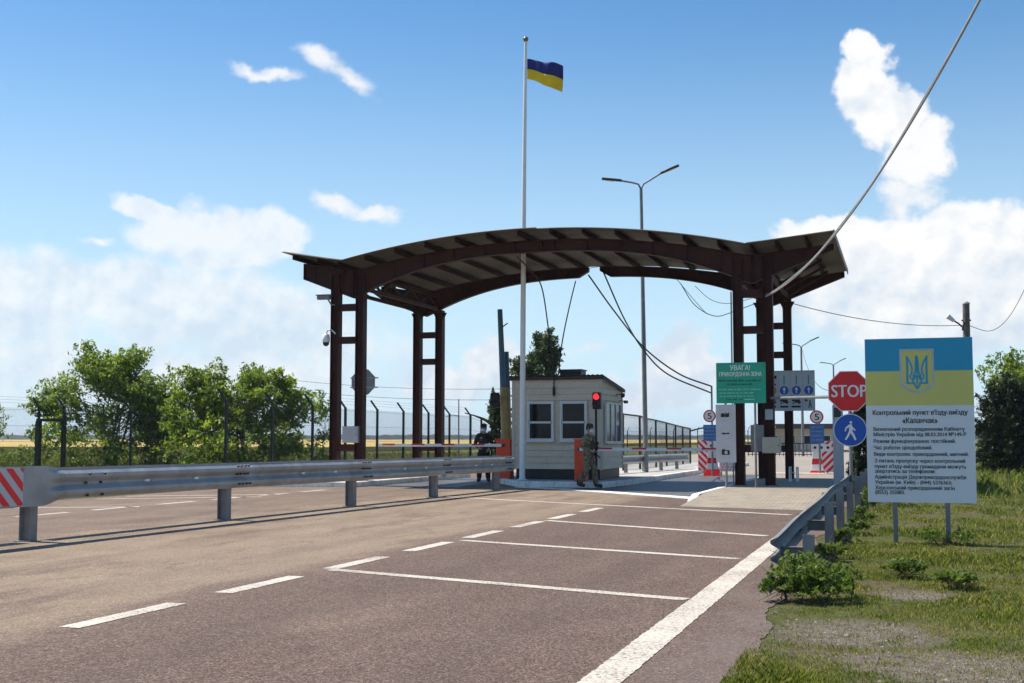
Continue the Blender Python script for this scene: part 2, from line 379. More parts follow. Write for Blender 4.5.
def asphalt_dark():
    m, n, l, b = nt('dark_asphalt')
    t = tex(n, l, 'n', .8, 6); t2 = tex(n, l, 'n', 70, 3, .7)
    c = ramp(n, l, t.outputs[0], [(.3, (.075, .075, .082)), (.7, (.12, .115, .115))])
    l.new(mixc(n, l, .7, c, ramp(n, l, t2.outputs[0], [(.3, (.7,) * 3), (.7, (1.3,) * 3)]), 'MULTIPLY'), b.inputs['Base Color'])
    b.inputs['Roughness'].default_value = .55; bump(n, l, b, t2.outputs[0], .3, .004); return m
M['asphalt'] = asphalt_dark()
def paint_mat():
    m, n, l, b = nt('worn_road_paint')
    t = tex(n, l, 'n', 34, 7, .78); t2 = tex(n, l, 'n', 1.3, 5, .6)
    wear = mth(n, l, 'ADD', mth(n, l, 'MULTIPLY', t.outputs[0], .75), mth(n, l, 'MULTIPLY', t2.outputs[0], .25))
    c = ramp(n, l, wear, [(.425, (.17, .125, .10)), (.475, (.50, .45, .38)), (.62, (.66, .61, .535))])
    l.new(c, b.inputs['Base Color']); b.inputs['Roughness'].default_value = .75; bump(n, l, b, t.outputs[0], .4, .004); return m
M['paint'] = paint_mat()
def pavers():
    m, n, l, b = nt('concrete_pavers')
    br = n.new('ShaderNodeTexBrick'); co = n.new('ShaderNodeTexCoord').outputs['Object']; l.new(co, br.inputs['Vector'])
    br.inputs['Scale'].default_value = 1; br.inputs['Brick Width'].default_value = .2; br.inputs['Row Height'].default_value = .1
    br.inputs['Mortar Size'].default_value = .006; br.inputs['Color1'].default_value = (.36, .305, .235, 1); br.inputs['Color2'].default_value = (.29, .245, .185, 1)
    br.inputs['Mortar'].default_value = (.11, .095, .08, 1)
    t = tex(n, l, 'n', 2.5, 6, .65, co)
    l.new(mixc(n, l, .8, br.outputs[0], ramp(n, l, t.outputs[0], [(.3, (.75,) * 3), (.7, (1.2,) * 3)]), 'MULTIPLY'), b.inputs['Base Color'])
    b.inputs['Roughness'].default_value = .85; bump(n, l, b, br.outputs['Fac'], -.5, .006); return m
M['pavers'] = pavers()
GRAVEL = [(.9, 8.0, 2.0, .85), (-.35, 9.2, .7, .8), (3.2, 7.6, 2., 1.2), (.1, 11.5, .5, .45)]     # bare stony patches (x, y, rx, ry) on the verge
def ground_mat():
    m, n, l, b = nt('verge_soil')
    co = n.new('ShaderNodeTexCoord').outputs['Object']
    sx = n.new('ShaderNodeSeparateXYZ'); l.new(co, sx.inputs[0]); X, Y = sx.outputs[0], sx.outputs[1]
    a = tex(n, l, 'n', .7, 6, .6, co); f = tex(n, l, 'n', 6, 7, .7, co); p = tex(n, l, 'n', 45, 5, .7, co); v = tex(n, l, 'v', 70, vec=co)
    far = tex(n, l, 'n', .05, 6, .6, co)
    soil = ramp(n, l, f.outputs[0], [(.3, (.085, .066, .040)), (.5, (.135, .105, .066)), (.72, (.19, .155, .105))])
    moss = ramp(n, l, f.outputs[0], [(.3, (.050, .062, .016)), (.5, (.095, .105, .030)), (.72, (.16, .145, .065))])
    k = mth(n, l, 'ADD', mth(n, l, 'MULTIPLY', a.outputs[0], .6), mth(n, l, 'MULTIPLY', f.outputs[0], .4))
    c = mixc(n, l, sstep(n, l, k, .42, .52), soil, moss)
    c = mixc(n, l, .75, c, ramp(n, l, p.outputs[0], [(.3, (.55,) * 3), (.7, (1.4,) * 3)]), 'MULTIPLY')
    grav = None
    for (gx, gy, rx, ry) in GRAVEL:
        dx = mth(n, l, 'DIVIDE', mth(n, l, 'SUBTRACT', X, gx), rx); dy = mth(n, l, 'DIVIDE', mth(n, l, 'SUBTRACT', Y, gy), ry)
        r = mth(n, l, 'SUBTRACT', 1.0, mth(n, l, 'SQRT', mth(n, l, 'ADD', mth(n, l, 'MULTIPLY', dx, dx), mth(n, l, 'MULTIPLY', dy, dy))))
        grav = r if grav is None else mth(n, l, 'MAXIMUM', grav, r)
    gm = sstep(n, l, mth(n, l, 'ADD', grav, mth(n, l, 'MULTIPLY', mth(n, l, 'SUBTRACT', f.outputs[0], .5), 1.6)), -.1, .45)
    stones = ramp(n, l, v.outputs['Color'], [(0, (.12, .098, .078)), (.4, (.185, .155, .125)), (.75, (.235, .20, .165)), (1, (.36, .32, .275))])
    stones = mixc(n, l, sstep(n, l, f.outputs[0], .46, .64), stones, (.125, .098, .066))
    stones = mixc(n, l, .7, stones, ramp(n, l, p.outputs[0], [(.3, (.65,) * 3), (.7, (1.3,) * 3)]), 'MULTIPLY')
    c = mixc(n, l, gm, c, stones)
    # far ground: steppe grass
    step = ramp(n, l, far.outputs[0], [(.35, (.085, .095, .030)), (.6, (.14, .14, .05)), (.75, (.21, .18, .075))])
    dist = n.new('ShaderNodeVectorMath'); dist.operation = 'LENGTH'; l.new(co, dist.inputs[0])
    c = mixc(n, l, sstep(n, l, dist.outputs['Value'], 25, 70), c, step)
    l.new(c, b.inputs['Base Color']); b.inputs['Roughness'].default_value = .95; b.inputs['Specular IOR Level'].default_value = .15
    bump(n, l, b, mth(n, l, 'ADD', mth(n, l, 'MULTIPLY', v.outputs['Distance'], .6), p.outputs[0]), .8, .03); return m
M['ground'] = ground_mat()
def wheat():
    m, n, l, b = nt('ripe_wheat')
    t = tex(n, l, 'n', .02, 6, .6, stretch=(1, .3, 1)); t2 = tex(n, l, 'n', .9, 5, .7)
    c = ramp(n, l, t.outputs[0], [(.3, (.42, .29, .075)), (.55, (.54, .385, .11)), (.7, (.44, .34, .10))])
    l.new(mixc(n, l, .5, c, ramp(n, l, t2.outputs[0], [(.3, (.7,) * 3), (.7, (1.25,) * 3)]), 'MULTIPLY'), b.inputs['Base Color'])
    b.inputs['Roughness'].default_value = .95; return m
M['wheat'] = wheat()

# ------------------------------------------------------------------ terrain and road
def polar_ground():
    rings = [0, 3, 6, 9, 12, 16, 22, 30, 45, 70, 120, 250, 600, 1500, 3000, 5200]; n = 64; mb = MB(); vs = [(0, 0, -.007)]; rnd = random.Random(3)
    for r in rings[1:]:
        for j in range(n):
            a = 2 * PI * j / n; x, y = r * math.cos(a), r * math.sin(a)
            vs.append((x, y, -.007))
    fs = [(0, 1 + j, 1 + (j + 1) % n) for j in range(n)]
    for i in range(len(rings) - 2):
        o = 1 + i * n; fs += [(o + j, o + n + j, o + n + (j + 1) % n, o + (j + 1) % n) for j in range(n)]
    mb.add(vs, fs); return mb
tag(polar_ground().build('ground', M['ground']), kind='structure')
rnd = random.Random(5)
edge = []
y = -10.0
while y < 46:
    edge.append((-.98 - (.0 if y < 9 else min(.22, (y - 9) * .02)) + rnd.uniform(-.022, .022) + .05 * math.sin(y * 1.7) + .03 * math.sin(y * 4.1 + 1), y)); y += .1
road_poly = edge + [(-1.2, 46), (-1.2, 260), (-17.9, 260), (-17.9, -10)]
tag(MB().slab(road_poly, -.006, 0.0).build('road', M['road']), kind='structure'); road = bpy.data.objects['road']
def stripe(name, p, q, w, z=.004, rag=.006):
    p = Vector((*p, z)); q = Vector((*q, z)); d = (q - p).normalized(); s = Vector((-d.y, d.x, 0)); k = max(2, int((q - p).length / .05)); a = []; b_ = []
    for i in range(k + 1):
        c = p.lerp(q, i / k); a.append(c + s * (w / 2 + rnd.uniform(-rag, rag))); b_.append(c - s * (w / 2 + rnd.uniform(-rag, rag)))
    o = MB().add(a + b_, [(i, i + 1, k + 2 + i, k + 1 + i) for i in range(k)]).build(name, M['paint'], road); return o
stripe('edge_line', (-1.655, -4), (-1.655, 24), .235)
for y0 in (-.9, 1.25, 3.4, 5.3, 7.72, 9.85, 11.99, 14.15, 16.27, 18.45, 20.55, 22.67): stripe('lane_dash', (-5.76, y0), (-5.76, y0 + 1.4), .18)
stripe('bay_line', (-5.72, 11.93), (-1.80, 10.62), .17); stripe('bay_line', (-5.68, 15.85), (-1.84, 14.36), .17)
stripe('bay_line', (-5.72, 20.1), (-1.90, 17.86), .18); stripe('bay_line', (-10.3, 27.6), (-2.0, 22.9), .19)
for y0 in (7.6, 9.75, 11.9, 14.0, 16.15, 18.3, 20.45, 22.6, 24.75, 26.9, 29.05): stripe('lane_dash', (-14.78, y0), (-14.78, y0 + 1.4), .18)
for p, q in (((-14.6, 21.7), (-17.3, 20.4)), ((-14.6, 27.6), (-17.6, 25.6)), ((-14.4, 26.3), (-17.4, 24.2)), ((-14.6, 16.5), (-17.4, 15.2))): stripe('bay_line', p, q, .18)
stripe('stop_line', (-11.9, 33.2), (-14.4, 33.8), .3)
lane = MB().slab([(-4.62, 29.0), (-4.62, 47), (-7.6, 47), (-7.9, 34), (-8.8, 33.2)], .001, .005)
lane.slab([(-12.2, 33.0), (-12.2, 44), (-14.6, 44), (-14.6, 33.2)], .001, .005)
tag(lane.build('checkpoint_lane', M['asphalt']), kind='structure')  # two thin sheets, darker than the road around them
tag(MB().slab([(-10.5, 33.62), (-9.0, 32.55), (-4.62, 28.2), (-4.62, 28.95), (-8.85, 33.1), (-10.4, 33.85)], .001, .012).build('concrete_strip', M['kerb_white']), kind='structure')
# centre island with a whitewashed kerb
isl = [(-10.5, 33.95), (-8.05, 33.95), (-7.75, 36), (-7.6, 64), (-12.2, 64), (-12.2, 37.3), (-11.75, 36.2)]
def inset(poly, k):
    c = Vector((sum(p[0] for p in poly) / len(poly), sum(p[1] for p in poly) / len(poly))); out = []
    n = len(poly)
    for i in range(n):
        a, b_, d = Vector(poly[i - 1]), Vector(poly[i]), Vector(poly[(i + 1) % n])
        n1 = (b_ - a).normalized(); n2 = (d - b_).normalized(); n1 = Vector((-n1.y, n1.x)); n2 = Vector((-n2.y, n2.x))
        m_ = (n1 + n2); m_ /= max(.3, m_.dot(n1)); out.append(tuple(b_ + m_ * k))
    return out
def kerbed(name, poly, h, w, kmat, tmat):
    inn = inset(poly, w); n = len(poly); mb = MB()
    vs = [(x, y, -.01) for x, y in poly] + [(x, y, h - .02) for x, y in poly] + [(x, y, h) for x, y in inset(poly, .02)] + [(x, y, h) for x, y in inn] + [(x, y, h - .03) for x, y in inn]
    fs = [(k * n + i, k * n + (i + 1) % n, (k + 1) * n + (i + 1) % n, (k + 1) * n + i) for k in range(4) for i in range(n)]
    mb.add(vs, fs); tag(mb.build(name + '_kerb', kmat), kind='structure')
    tag(MB().slab(inn, -.01, h - .012).build(name, tmat), kind='structure')
kerbed('traffic_island', isl, .16, .16, M['kerb_white'], M['conc'])
kerbed('column_island', [(-17.6, 32.0), (-14.75, 32.3), (-14.75, 42), (-17.6, 42)], .15, .16, M['kerb_white'], M['conc'])
# paved footway with a ramp on the right
pv = MB().add([(-4.38, 25.15, .003), (-1.42, 24.3, .003), (-4.38, 28.4, .14), (-1.42, 27.9, .14), (-4.38, 45, .14), (-1.42, 45, .14)],
              [(0, 1, 3, 2), (2, 3, 5, 4)])
pv.add([(-1.42, 24.3, .003), (-1.42, 24.3, -.01), (-1.42, 45, -.01), (-1.42, 45, .14), (-1.42, 27.9, .14)], [(0, 1, 2, 3, 4)])
tag(pv.build('footway', M['pavers']), kind='structure')
kb = MB().add([(-4.58, 27.2, 0), (-4.38, 27.0, 0), (-4.58, 27.9, .13), (-4.38, 27.7, .15), (-4.58, 45, .15), (-4.38, 45, .15), (-4.58, 45, 0), (-4.38, 45, 0)],
              [(0, 1, 3, 2), (2, 3, 5, 4), (0, 2, 4, 6), (1, 7, 5, 3), (4, 5, 7, 6)])
kb.box((-4.58, 45.01, 0), (-1.2, 45.35, .16))
tag(kb.build('footway_kerb', M['kerb_white'], bevel=.015), kind='structure')
tag(MB().slab([(-17.9, 48), (-1.2, 48), (-1.2, 250), (-17.9, 250)], .001, .006).build('far_road', mat('far_pale_concrete', (.30, .26, .215), .85, 0, .15, .6, (.2, .18, .15), .4)), kind='structure')  # pale concrete sheet, lighter than the near road
wf = MB()
wf.slab([(-1800, 70), (-55, 112), (-45, 330), (-60, 1500), (-1800, 1500)], .0, .55)
tag(wf.build('wheat_field', M['wheat']), kind='structure')

# ------------------------------------------------------------------ canopy
XC = -9.65; XL = -15.45; XR = -3.85
def roof_z(x):
    if XL <= x <= XR:
        t = (x - XC) / 5.8; return 7.12 - .70 * t * t + (.05 * min(0, t) ** 2)
    if x < XL: return 6.47 + .175 * (XL - x)
    return 6.42 + .10 * (x - XR)
TIP_L, TIP_R = -17.34, -1.64
cp = thing('entry_canopy', 'wide steel gate canopy with a gull wing arched roof on dark red lattice columns', 'canopy', (XC, 36.6, 0))
def roof_part(x0, x1, y0, y1, lift=0.):
    # trapezoidal sheeting whose ribs run along the arc
    xs = np.linspace(x0, x1, max(3, int(abs(x1 - x0) / .35))); ys = []; y = y0
    while y < y1 - .01: ys += [(y, 0), (y + .09, 0), (y + .11, .035), (y + .17, .035)]; y += .19
    ys.append((y1, 0)); vs = []
    for th in (.0, .012):
        for x in xs:
            for yy, h in ys: vs.append((x, min(yy, y1), roof_z(x) + h + th + lift))
    n = len(ys); k = len(xs); N = n * k; fs = []
    for i in range(k - 1):
        for j in range(n - 1):
            a = i * n + j; fs.append((a, a + 1, a + n + 1, a + n)); fs.append((N + a, N + a + n, N + a + n + 1, N + a + 1))
    for i in range(k - 1):
        for j in (0, n - 1): a = i * n + j; fs.append((a, a + n, N + a + n, N + a))
    for j in range(n - 1):
        for i in (0, k - 1): a = i * n + j; fs.append((a, a + 1, N + a + 1, N + a))
    return MB().add(vs, fs)
roof_part(TIP_L, XL + .03, 32.6, 40.6).build('roof_sheet', M['roof_metal'], cp)
roof_part(XL, XC + .05, 32.6, 40.6, .004).build('roof_sheet', M['roof_metal'], cp)
roof_part(XC + .06, XR, 32.75, 40.6, .0).build('roof_sheet', M['roof_metal'], cp)
roof_part(XR - .03, TIP_R, 32.6, 40.6, .002).build('roof_sheet', M['roof_metal'], cp)
MB().bar((TIP_R + .0, 32.6, roof_z(TIP_R) - .03), (TIP_R, 40.6, roof_z(TIP_R) - .03), .02, .16).build('edge_trim', M['roof_metal'], cp)
pur = [XL - 1.55, XL - .75, XL - .1] + list(np.linspace(XL + .75, XR - .75, 12)) + [XR + .1, XR + .75, XR + 1.5]
for x in pur:
    z = roof_z(x) - .015; mb = MB()
    mb.box((x - .035, 32.72, z - .14), (x + .035, 40.5, z - .128)); mb.box((x - .035, 32.72, z - .127), (x - .023, 40.5, z - .012)); mb.box((x - .034, 32.72, z - .011), (x + .034, 40.5, z))
    mb.build('purlin', M['rust_paint'], cp)
def web_bot(x):
    if XL < x < XR:
        t = (x - XC) / 5.4; return 6.62 - .95 * min(1.15, abs(t)) ** 2.6
    d = (XL - x) if x <= XL else (x - XR); return 5.50 + .38 * d
def beam(x0, x1, Y, name='arched_beam', chamfer0=0, chamfer1=0):
    xs = np.linspace(x0, x1, max(6, int((x1 - x0) / .3))); mb = MB(); poly_t = []; poly_b = []
    for i, x in enumerate(xs):
        t = roof_z(x) - .19; b_ = web_bot(x)
        if chamfer0 and i == 0: b_ = t - .12
        if chamfer1 and i == len(xs) - 1: b_ = t - .12
        poly_t.append((x, t)); poly_b.append((x, b_))
    for (ta, tb, ba, bb) in zip(poly_t[:-1], poly_t[1:], poly_b[:-1], poly_b[1:]):
        for yo, w, lo, hi in ((0, .016, None, None),):
            vs = [(ba[0], Y - w / 2, ba[1]), (bb[0], Y - w / 2, bb[1]), (tb[0], Y - w / 2, tb[1]), (ta[0], Y - w / 2, ta[1]),
                  (ba[0], Y + w / 2, ba[1]), (bb[0], Y + w / 2, bb[1]), (tb[0], Y + w / 2, tb[1]), (ta[0], Y + w / 2, ta[1])]
            mb.add(vs, [(0, 1, 2, 3), (7, 6, 5, 4)])
    for line, sgn in ((poly_t, 1), (poly_b, -1)):
        n = len(line); vs = []
        for x, z in line:
            vs += [(x, Y - .11, z), (x, Y + .11, z), (x, Y + .11, z + sgn * .016), (x, Y - .11, z + sgn * .016)]
        fs = [(i * 4 + j, i * 4 + (j + 1) % 4, (i + 1) * 4 + (j + 1) % 4, (i + 1) * 4 + j) for i in range(n - 1) for j in range(4)] + [(0, 1, 2, 3), tuple(range(4 * n - 4, 4 * n))]
        mb.add(vs, fs)
    s = x0 + .35
    while s < x1 - .2:
        for sg in (-1, 1): mb.box((s - .006, Y + sg * .009 - (.05 if sg < 0 else 0), web_bot(s) + .01), (s + .006, Y + sg * .009 + (.05 if sg > 0 else 0), roof_z(s) - .2))
        s += .93
    mb.box((x0 - .008, Y - .105, poly_b[0][1]), (x0 + .0, Y + .105, poly_t[0][1])); mb.box((x1, Y - .105, poly_b[-1][1]), (x1 + .008, Y + .105, poly_t[-1][1]))
    mb.build(name, M['rust_paint'], cp)
for Y in (33.6, 39.4):
    beam(TIP_L + .28, XL - .02, Y, 'cantilever_beam'); beam(XR + .02, TIP_R - .06, Y, 'cantilever_beam')
beam(XL, XC - .006, 33.6); beam(XC + .006, XR, 33.6)
beam(XL, XC - .12, 39.4, chamfer1=1); beam(XC + .28, XR, 39.4, chamfer0=1)
for (xa, xb, Y, zb) in ((-16.02, -15.22, 33.6, .13), (-4.22, -3.43, 33.6, .12), (-15.74, -14.94, 39.4, .13), (-4.25, -3.44, 39.4, .12)):
    rear = Y > 36
    mb = MB()
    for x in (xa, xb):                                    # two rolled-steel legs of one ladder column
        for sx in (-1, 1): mb.box((x + sx * .118 - .007, Y - .14, zb), (x + sx * .118 + .007, Y + .14, 5.6 if rear else 6.2))
        mb.box((x - .11, Y - .0095, zb), (x + .11, Y + .0095, 5.6 if rear else 6.2))
        mb.box((x - .19, Y - .2, zb - .005), (x + .19, Y + .2, zb + .025))
    xs_ = (xa, xb)
    for x, sg in ((xa, 1), (xb, -1), (xa, -1), (xb, 1)) if rear else ():
        mb.prism([(x + sg * .127, 5.28), (x + sg * .127, 5.6), (x + sg * .23, 5.6), (x + sg * .14, 5.42)], Y - .05, Y + .05)
    if rear: mb.box((xa - .13, Y - .12, 5.602), (xb + .13, Y + .12, 5.68))
    col = mb.build('lattice_column', M['rust_paint'], cp)
    for z in ((1.1, 4.25, 5.22) if not rear else (1.05, 3.95, 4.85)):
        r = MB().box((xa + .13, Y - .1, z - .1), (xb - .13, Y + .1, z + .1)).build('rung', M['rust_paint'], col)
MB().tube([(-4.41, 33.66, .14), (-4.41, 33.66, 5.3)], .022, 6).build('conduit', M['cable_grey'], cp)
for x in (-15.0, -4.3):                                   # lattice girders from the front to the rear columns
    mb = MB(); y0, y1 = 33.75, 39.25
    mb.bar((x, y0, 5.72), (x, y1, 5.72), .1, .1); mb.bar((x, y0, 6.16), (x, y1, 6.16), .1, .1)
    k = 7
    for i in range(k):
        ya = y0 + (y1 - y0) * i / k; yb = y0 + (y1 - y0) * (i + 1) / k
        mb.bar((x, ya, 5.72 if i % 2 else 6.16), (x, yb, 6.16 if i % 2 else 5.72), .06, .06)
    mb.build('lattice_girder', M['rust_paint'], cp)
for x, sg in ((-15.9, -1), (-3.4, 1)):
    mb = MB()
    mb.bar((x, 33.8, 5.75), (x, 39.2, 5.75), .1, .1)
    for ya, yb in ((33.9, 34.6), (36, 36), (37.4, 37.4), (39.0, 38.6)): mb.bar((x, ya, 5.72), (x + sg * 1.25, yb, roof_z(x + sg * 1.25) - .2), .07, .07)
    mb.build('wing_brace', M['rust_paint'], cp)

# ------------------------------------------------------------------ small builders
def text(body, parent, mtl, cx, y, cz, w=None, h=None, align='CENTER', bold=.0, name='lettering'):
    """flat lettering facing -Y, w wide and (optionally) h high; cx is the anchor of the alignment, cz the vertical middle"""
    cu = bpy.data.curves.new(name, 'FONT'); cu.body = body; cu.resolution_u = 3; cu.fill_mode = 'NONE'
    ob = bpy.data.objects.new(name, cu); C.objects.link(ob)
    dg = bpy.context.evaluated_depsgraph_get(); ol = bpy.data.meshes.new_from_object(ob.evaluated_get(dg)); bpy.data.objects.remove(ob)
    V = [Vector(v.co[:2]) for v in ol.vertices]; E_ = [tuple(e.vertices) for e in ol.edges]; bpy.data.meshes.remove(ol)
    r = delaunay_2d_cdt(V, E_, [], 0, 1e-6); P2 = np.array([tuple(v) for v in r[0]]); T2 = np.array([f for f in r[2]])
    A = np.array([tuple(V[a]) for a, _ in E_]); B = np.array([tuple(V[c]) for _, c in E_]); cen = P2[T2].mean(1)
    dy = B[:, 1] - A[:, 1]; dy = np.where(dy == 0, 1e-9, dy)           # winding number of every triangle's centre
    cy = cen[:, 1][:, None]; cr = (A[None, :, 1] > cy) != (B[None, :, 1] > cy); xi = A[None, :, 0] + (cy - A[None, :, 1]) / dy * (B[:, 0] - A[:, 0])
    T2 = T2[((cr & (xi > cen[:, 0][:, None])) * np.where(dy > 0, 1, -1)).sum(1) != 0]
    co = np.concatenate([P2, np.zeros((len(P2), 1))], 1)
    x0, x1, y0, y1 = co[:, 0].min(), co[:, 0].max(), co[:, 1].min(), co[:, 1].max()
    sx = w / (x1 - x0) if w else h / (y1 - y0); sy = h / (y1 - y0) if h else sx
    X = (co[:, 0] - x0) * sx; Wd = (x1 - x0) * sx
    X = X + cx - (Wd / 2 if align == 'CENTER' else 0); Z = (co[:, 1] - (y0 + y1) / 2) * sy + cz
    P = np.stack([X, np.full_like(X, y), Z], 1)
    if bold:                                            # a second impression a hair to the right gives the bold weight
        T2 = np.concatenate([T2, T2 + len(P)])
        P = np.concatenate([P, P + np.array((bold * sx * 1.6, -.0005, 0))])
    Mi = WM[parent.name].inverted(); P = np.array([tuple(Mi @ Vector(p)) for p in P])
    me = bpy.data.meshes.new(name); me.from_pydata(P.tolist(), [], T2.tolist()); me.materials.append(mtl); me.update(); me.name = name
    return link_mesh(name, me, parent)
def disc(mb, cx, y, cz, r, n=28, r0=0.):
    vs = [(cx + r * math.cos(2 * PI * i / n), y, cz + r * math.sin(2 * PI * i / n)) for i in range(n)]
    if r0:
        vs += [(cx + r0 * math.cos(2 * PI * i / n), y, cz + r0 * math.sin(2 * PI * i / n)) for i in range(n)]
        return mb.add(vs, [(i, (i + 1) % n, n + (i + 1) % n, n + i) for i in range(n)])
    return mb.add(vs, [tuple(range(n))])
_lift = [0]
def poly(mb, y, pts):
    _lift[0] += 1; y = y - .00025 * (_lift[0] % 6)          # overlapping shapes of one symbol never share a plane
    return mb.add([(x, y, z) for x, z in pts], [tuple(range(len(pts)))])
def rect(mb, y, x0, x1, z0, z1): return poly(mb, y, [(x0, z0), (x1, z0), (x1, z1), (x0, z1)])
def round_plate(mb, cx, y0, y1, cz, r, n=32):
    return mb.prism([(cx + r * math.cos(2 * PI * i / n), cz + r * math.sin(2 * PI * i / n)) for i in range(n)], y0, y1)
def catenary(p, q, sag, n=18):
    p = Vector(p); q = Vector(q)
    return [p.lerp(q, i / n) - Vector((0, 0, sag * 4 * (i / n) * (1 - i / n))) for i in range(n + 1)]

# ------------------------------------------------------------------ guard booth
bx0, bx1, by0, by1 = -11.27, -8.57, 36.0, 38.75
bt = thing('guard_booth', 'small cream clapboard guard booth with white windows under the canopy', 'booth', ((bx0 + bx1) / 2, (by0 + by1) / 2, .15))
def btop(y): return 3.17 - .29 * (y - by0) / (by1 - by0)
mb = MB(); z = .46
while z < 3.2:
    zt = min(z + .185, 3.2)
    ring = []
    for zz, o in ((z, .0), (z + .002, .042), (zt, .004)):
        for (x, y) in ((bx0 - o, by0 - o), (bx1 + o, by0 - o), (bx1 + o, by1 + o), (bx0 - o, by1 + o)):
            ring.append((x, y, min(zz, btop(y))))
    mb.add(ring, [(o_ + i, o_ + (i + 1) % 4, o_ + 4 + (i + 1) % 4, o_ + 4 + i) for o_ in (0, 4) for i in range(4)] + [(0, 3, 2, 1)]); z = zt
mb.build('wall', M['siding'], bt, fix=False)
M['trim'] = mat('corner_trim_cream', (.56, .49, .40), .6, 0, .06)
for x, y in ((bx0, by0), (bx1, by0), (bx1, by1), (bx0, by1)): MB().box((x - .045, y - .045, .44), (x + .045, y + .045, btop(y) + .0)).build('corner_trim', M['trim'], bt)
MB().box((bx0 + .06, by0 + .06, .13), (bx1 - .06, by1 - .06, .47)).build('plinth', M['black'], bt)
rs = MB(); xs = np.arange(bx0 - .11, bx1 + .125, .07); vs = []
for th in (0, .02):
    for i, x in enumerate(xs):
        for y in (by0 - .1, by1 + .1): vs.append((x, y, btop(y) + .035 + (.025 if i % 2 else 0) + th))
k = len(xs); fs = []
for i in range(k - 1):
    a = 2 * i; fs += [(a, a + 2, a + 3, a + 1), (2 * k + a, 2 * k + a + 1, 2 * k + a + 3, 2 * k + a + 2), (a, 2 * k + a, 2 * k + a + 2, a + 2), (a + 1, a + 3, 2 * k + a + 3, 2 * k + a + 1)]
fs += [(0, 1, 2 * k + 1, 2 * k), (2 * k - 2, 4 * k - 2, 4 * k - 1, 2 * k - 1)]
rs.add(vs, fs); roofo = rs.build('roof', M['brown_roof'], bt)
fa = MB()
fa.box((bx0 - .1, by0 - .09, btop(by0) - .06), (bx1 + .1, by0 - .065, btop(by0) + .04)); fa.box((bx0 - .1, by1 + .065, btop(by1) - .06), (bx1 + .1, by1 + .09, btop(by1) + .03))
for x in (bx0 - .115, bx1 + .1):
    fa.add([(x + a, y, btop(y) + b) for a in (0, .015) for y, b in ((by0 - .09, -.06), (by1 + .09, -.06), (by1 + .09, .035), (by0 - .09, .035))],
           [(0, 1, 2, 3), (7, 6, 5, 4), (0, 4, 5, 1), (1, 5, 6, 2), (2, 6, 7, 3), (3, 7, 4, 0)])
fa.build('fascia', M['brown_roof'], roofo)
def window(parent, mk, w, h, sash=True):
    """mk(u, v, d): point on the wall, u along it, v up, d out of it"""
    def bxx(m, u0, u1, v0, v1, d0, d1):
        vs = [mk(u, v, d) for d in (d0, d1) for u, v in ((u0, v0), (u1, v0), (u1, v1), (u0, v1))]
        m.add(vs, [(3, 2, 1, 0), (4, 5, 6, 7), (0, 1, 5, 4), (1, 2, 6, 5), (2, 3, 7, 6), (3, 0, 4, 7)])
    fr = MB(); t = .045
    bxx(fr, -t, w + t, -t, 0, .0, .06); bxx(fr, -t, w + t, h, h + t, .0, .06); bxx(fr, -t, 0, 0, h, .0, .06); bxx(fr, w, w + t, 0, h, .0, .06)
    if sash:
        bxx(fr, .001, w - .001, h * .44, h * .44 + .06, .01, .05); bxx(fr, .001, w - .001, .001, .035, .012, .052); bxx(fr, .001, w - .001, h - .035, h - .001, .012, .05)
        bxx(fr, .001, .035, .036, h - .036, .014, .05); bxx(fr, w - .035, w - .001, .036, h - .036, .014, .05)
    else:
        for q in (1 / 3, 2 / 3): bxx(fr, w * q - .025, w * q + .025, .001, h - .001, .01, .05)
    f = fr.build('window', M['white_frame'], parent)
    g = MB(); bxx(g, .0, w, .0, h, .005, .024); g.build('pane', M['glass'], f)
    s = MB(); bxx(s, -t - .04, w + t + .04, -t - .03, -t - .002, .0, .11); s.build('sill', M['white_frame'], f)
window(bt, lambda u, v, d: (-10.78 + u, by0 - .043 - d, 1.33 + v), .74, 1.10)
window(bt, lambda u, v, d: (-9.76 + u, by0 - .043 - d, 1.33 + v), .74, 1.10)
window(bt, lambda u, v, d: (bx1 + .043 + d, 36.3 + u, 1.28 + v), 2.0, 1.12, False)
mb = MB(); mb.tube([(bx1 + .02, 37.9, 2.72), (bx1 + .22, 37.9, 2.72)], .015); mb.lathe([(.05, -.09), (.07, -.02), (.06, .04)], (bx1 + .24, 37.9, 2.72), 10)
mb.build('wall_lamp', M['dark_metal'], bt)
mb = MB(); mb.tube([(bx1 + .02, 38.4, 2.55), (bx1 + .2, 38.3, 2.52)], .015); mb.cbox((bx1 + .27, 38.2, 2.5), (.09, .26, .09)); mb.build('wall_camera', M['dark_metal'], bt)
tag(MB().box((-10.03, 36.75, btop(37.3) + .09), (-9.36, 37.35, btop(37.3) + .40)).slot(1).box((-9.99, 36.74, btop(37.3) + .13), (-9.4, 36.749, btop(37.3) + .36)).slot(0)
    .box((-10.06, 36.7, btop(37.3) + .40), (-9.33, 37.4, btop(37.3) + .43)).box((-9.98, 36.8, btop(37.3) + .0), (-9.88, 37.3, btop(37.3) + .09)).box((-9.5, 36.8, btop(37.3) + .0), (-9.4, 37.3, btop(37.3) + .09))
    .build('rooftop_unit', [M['dark_metal'], M['black']], None, bevel=.012), 'dark squat air unit standing on the flat roof of the cream booth', 'air unit')

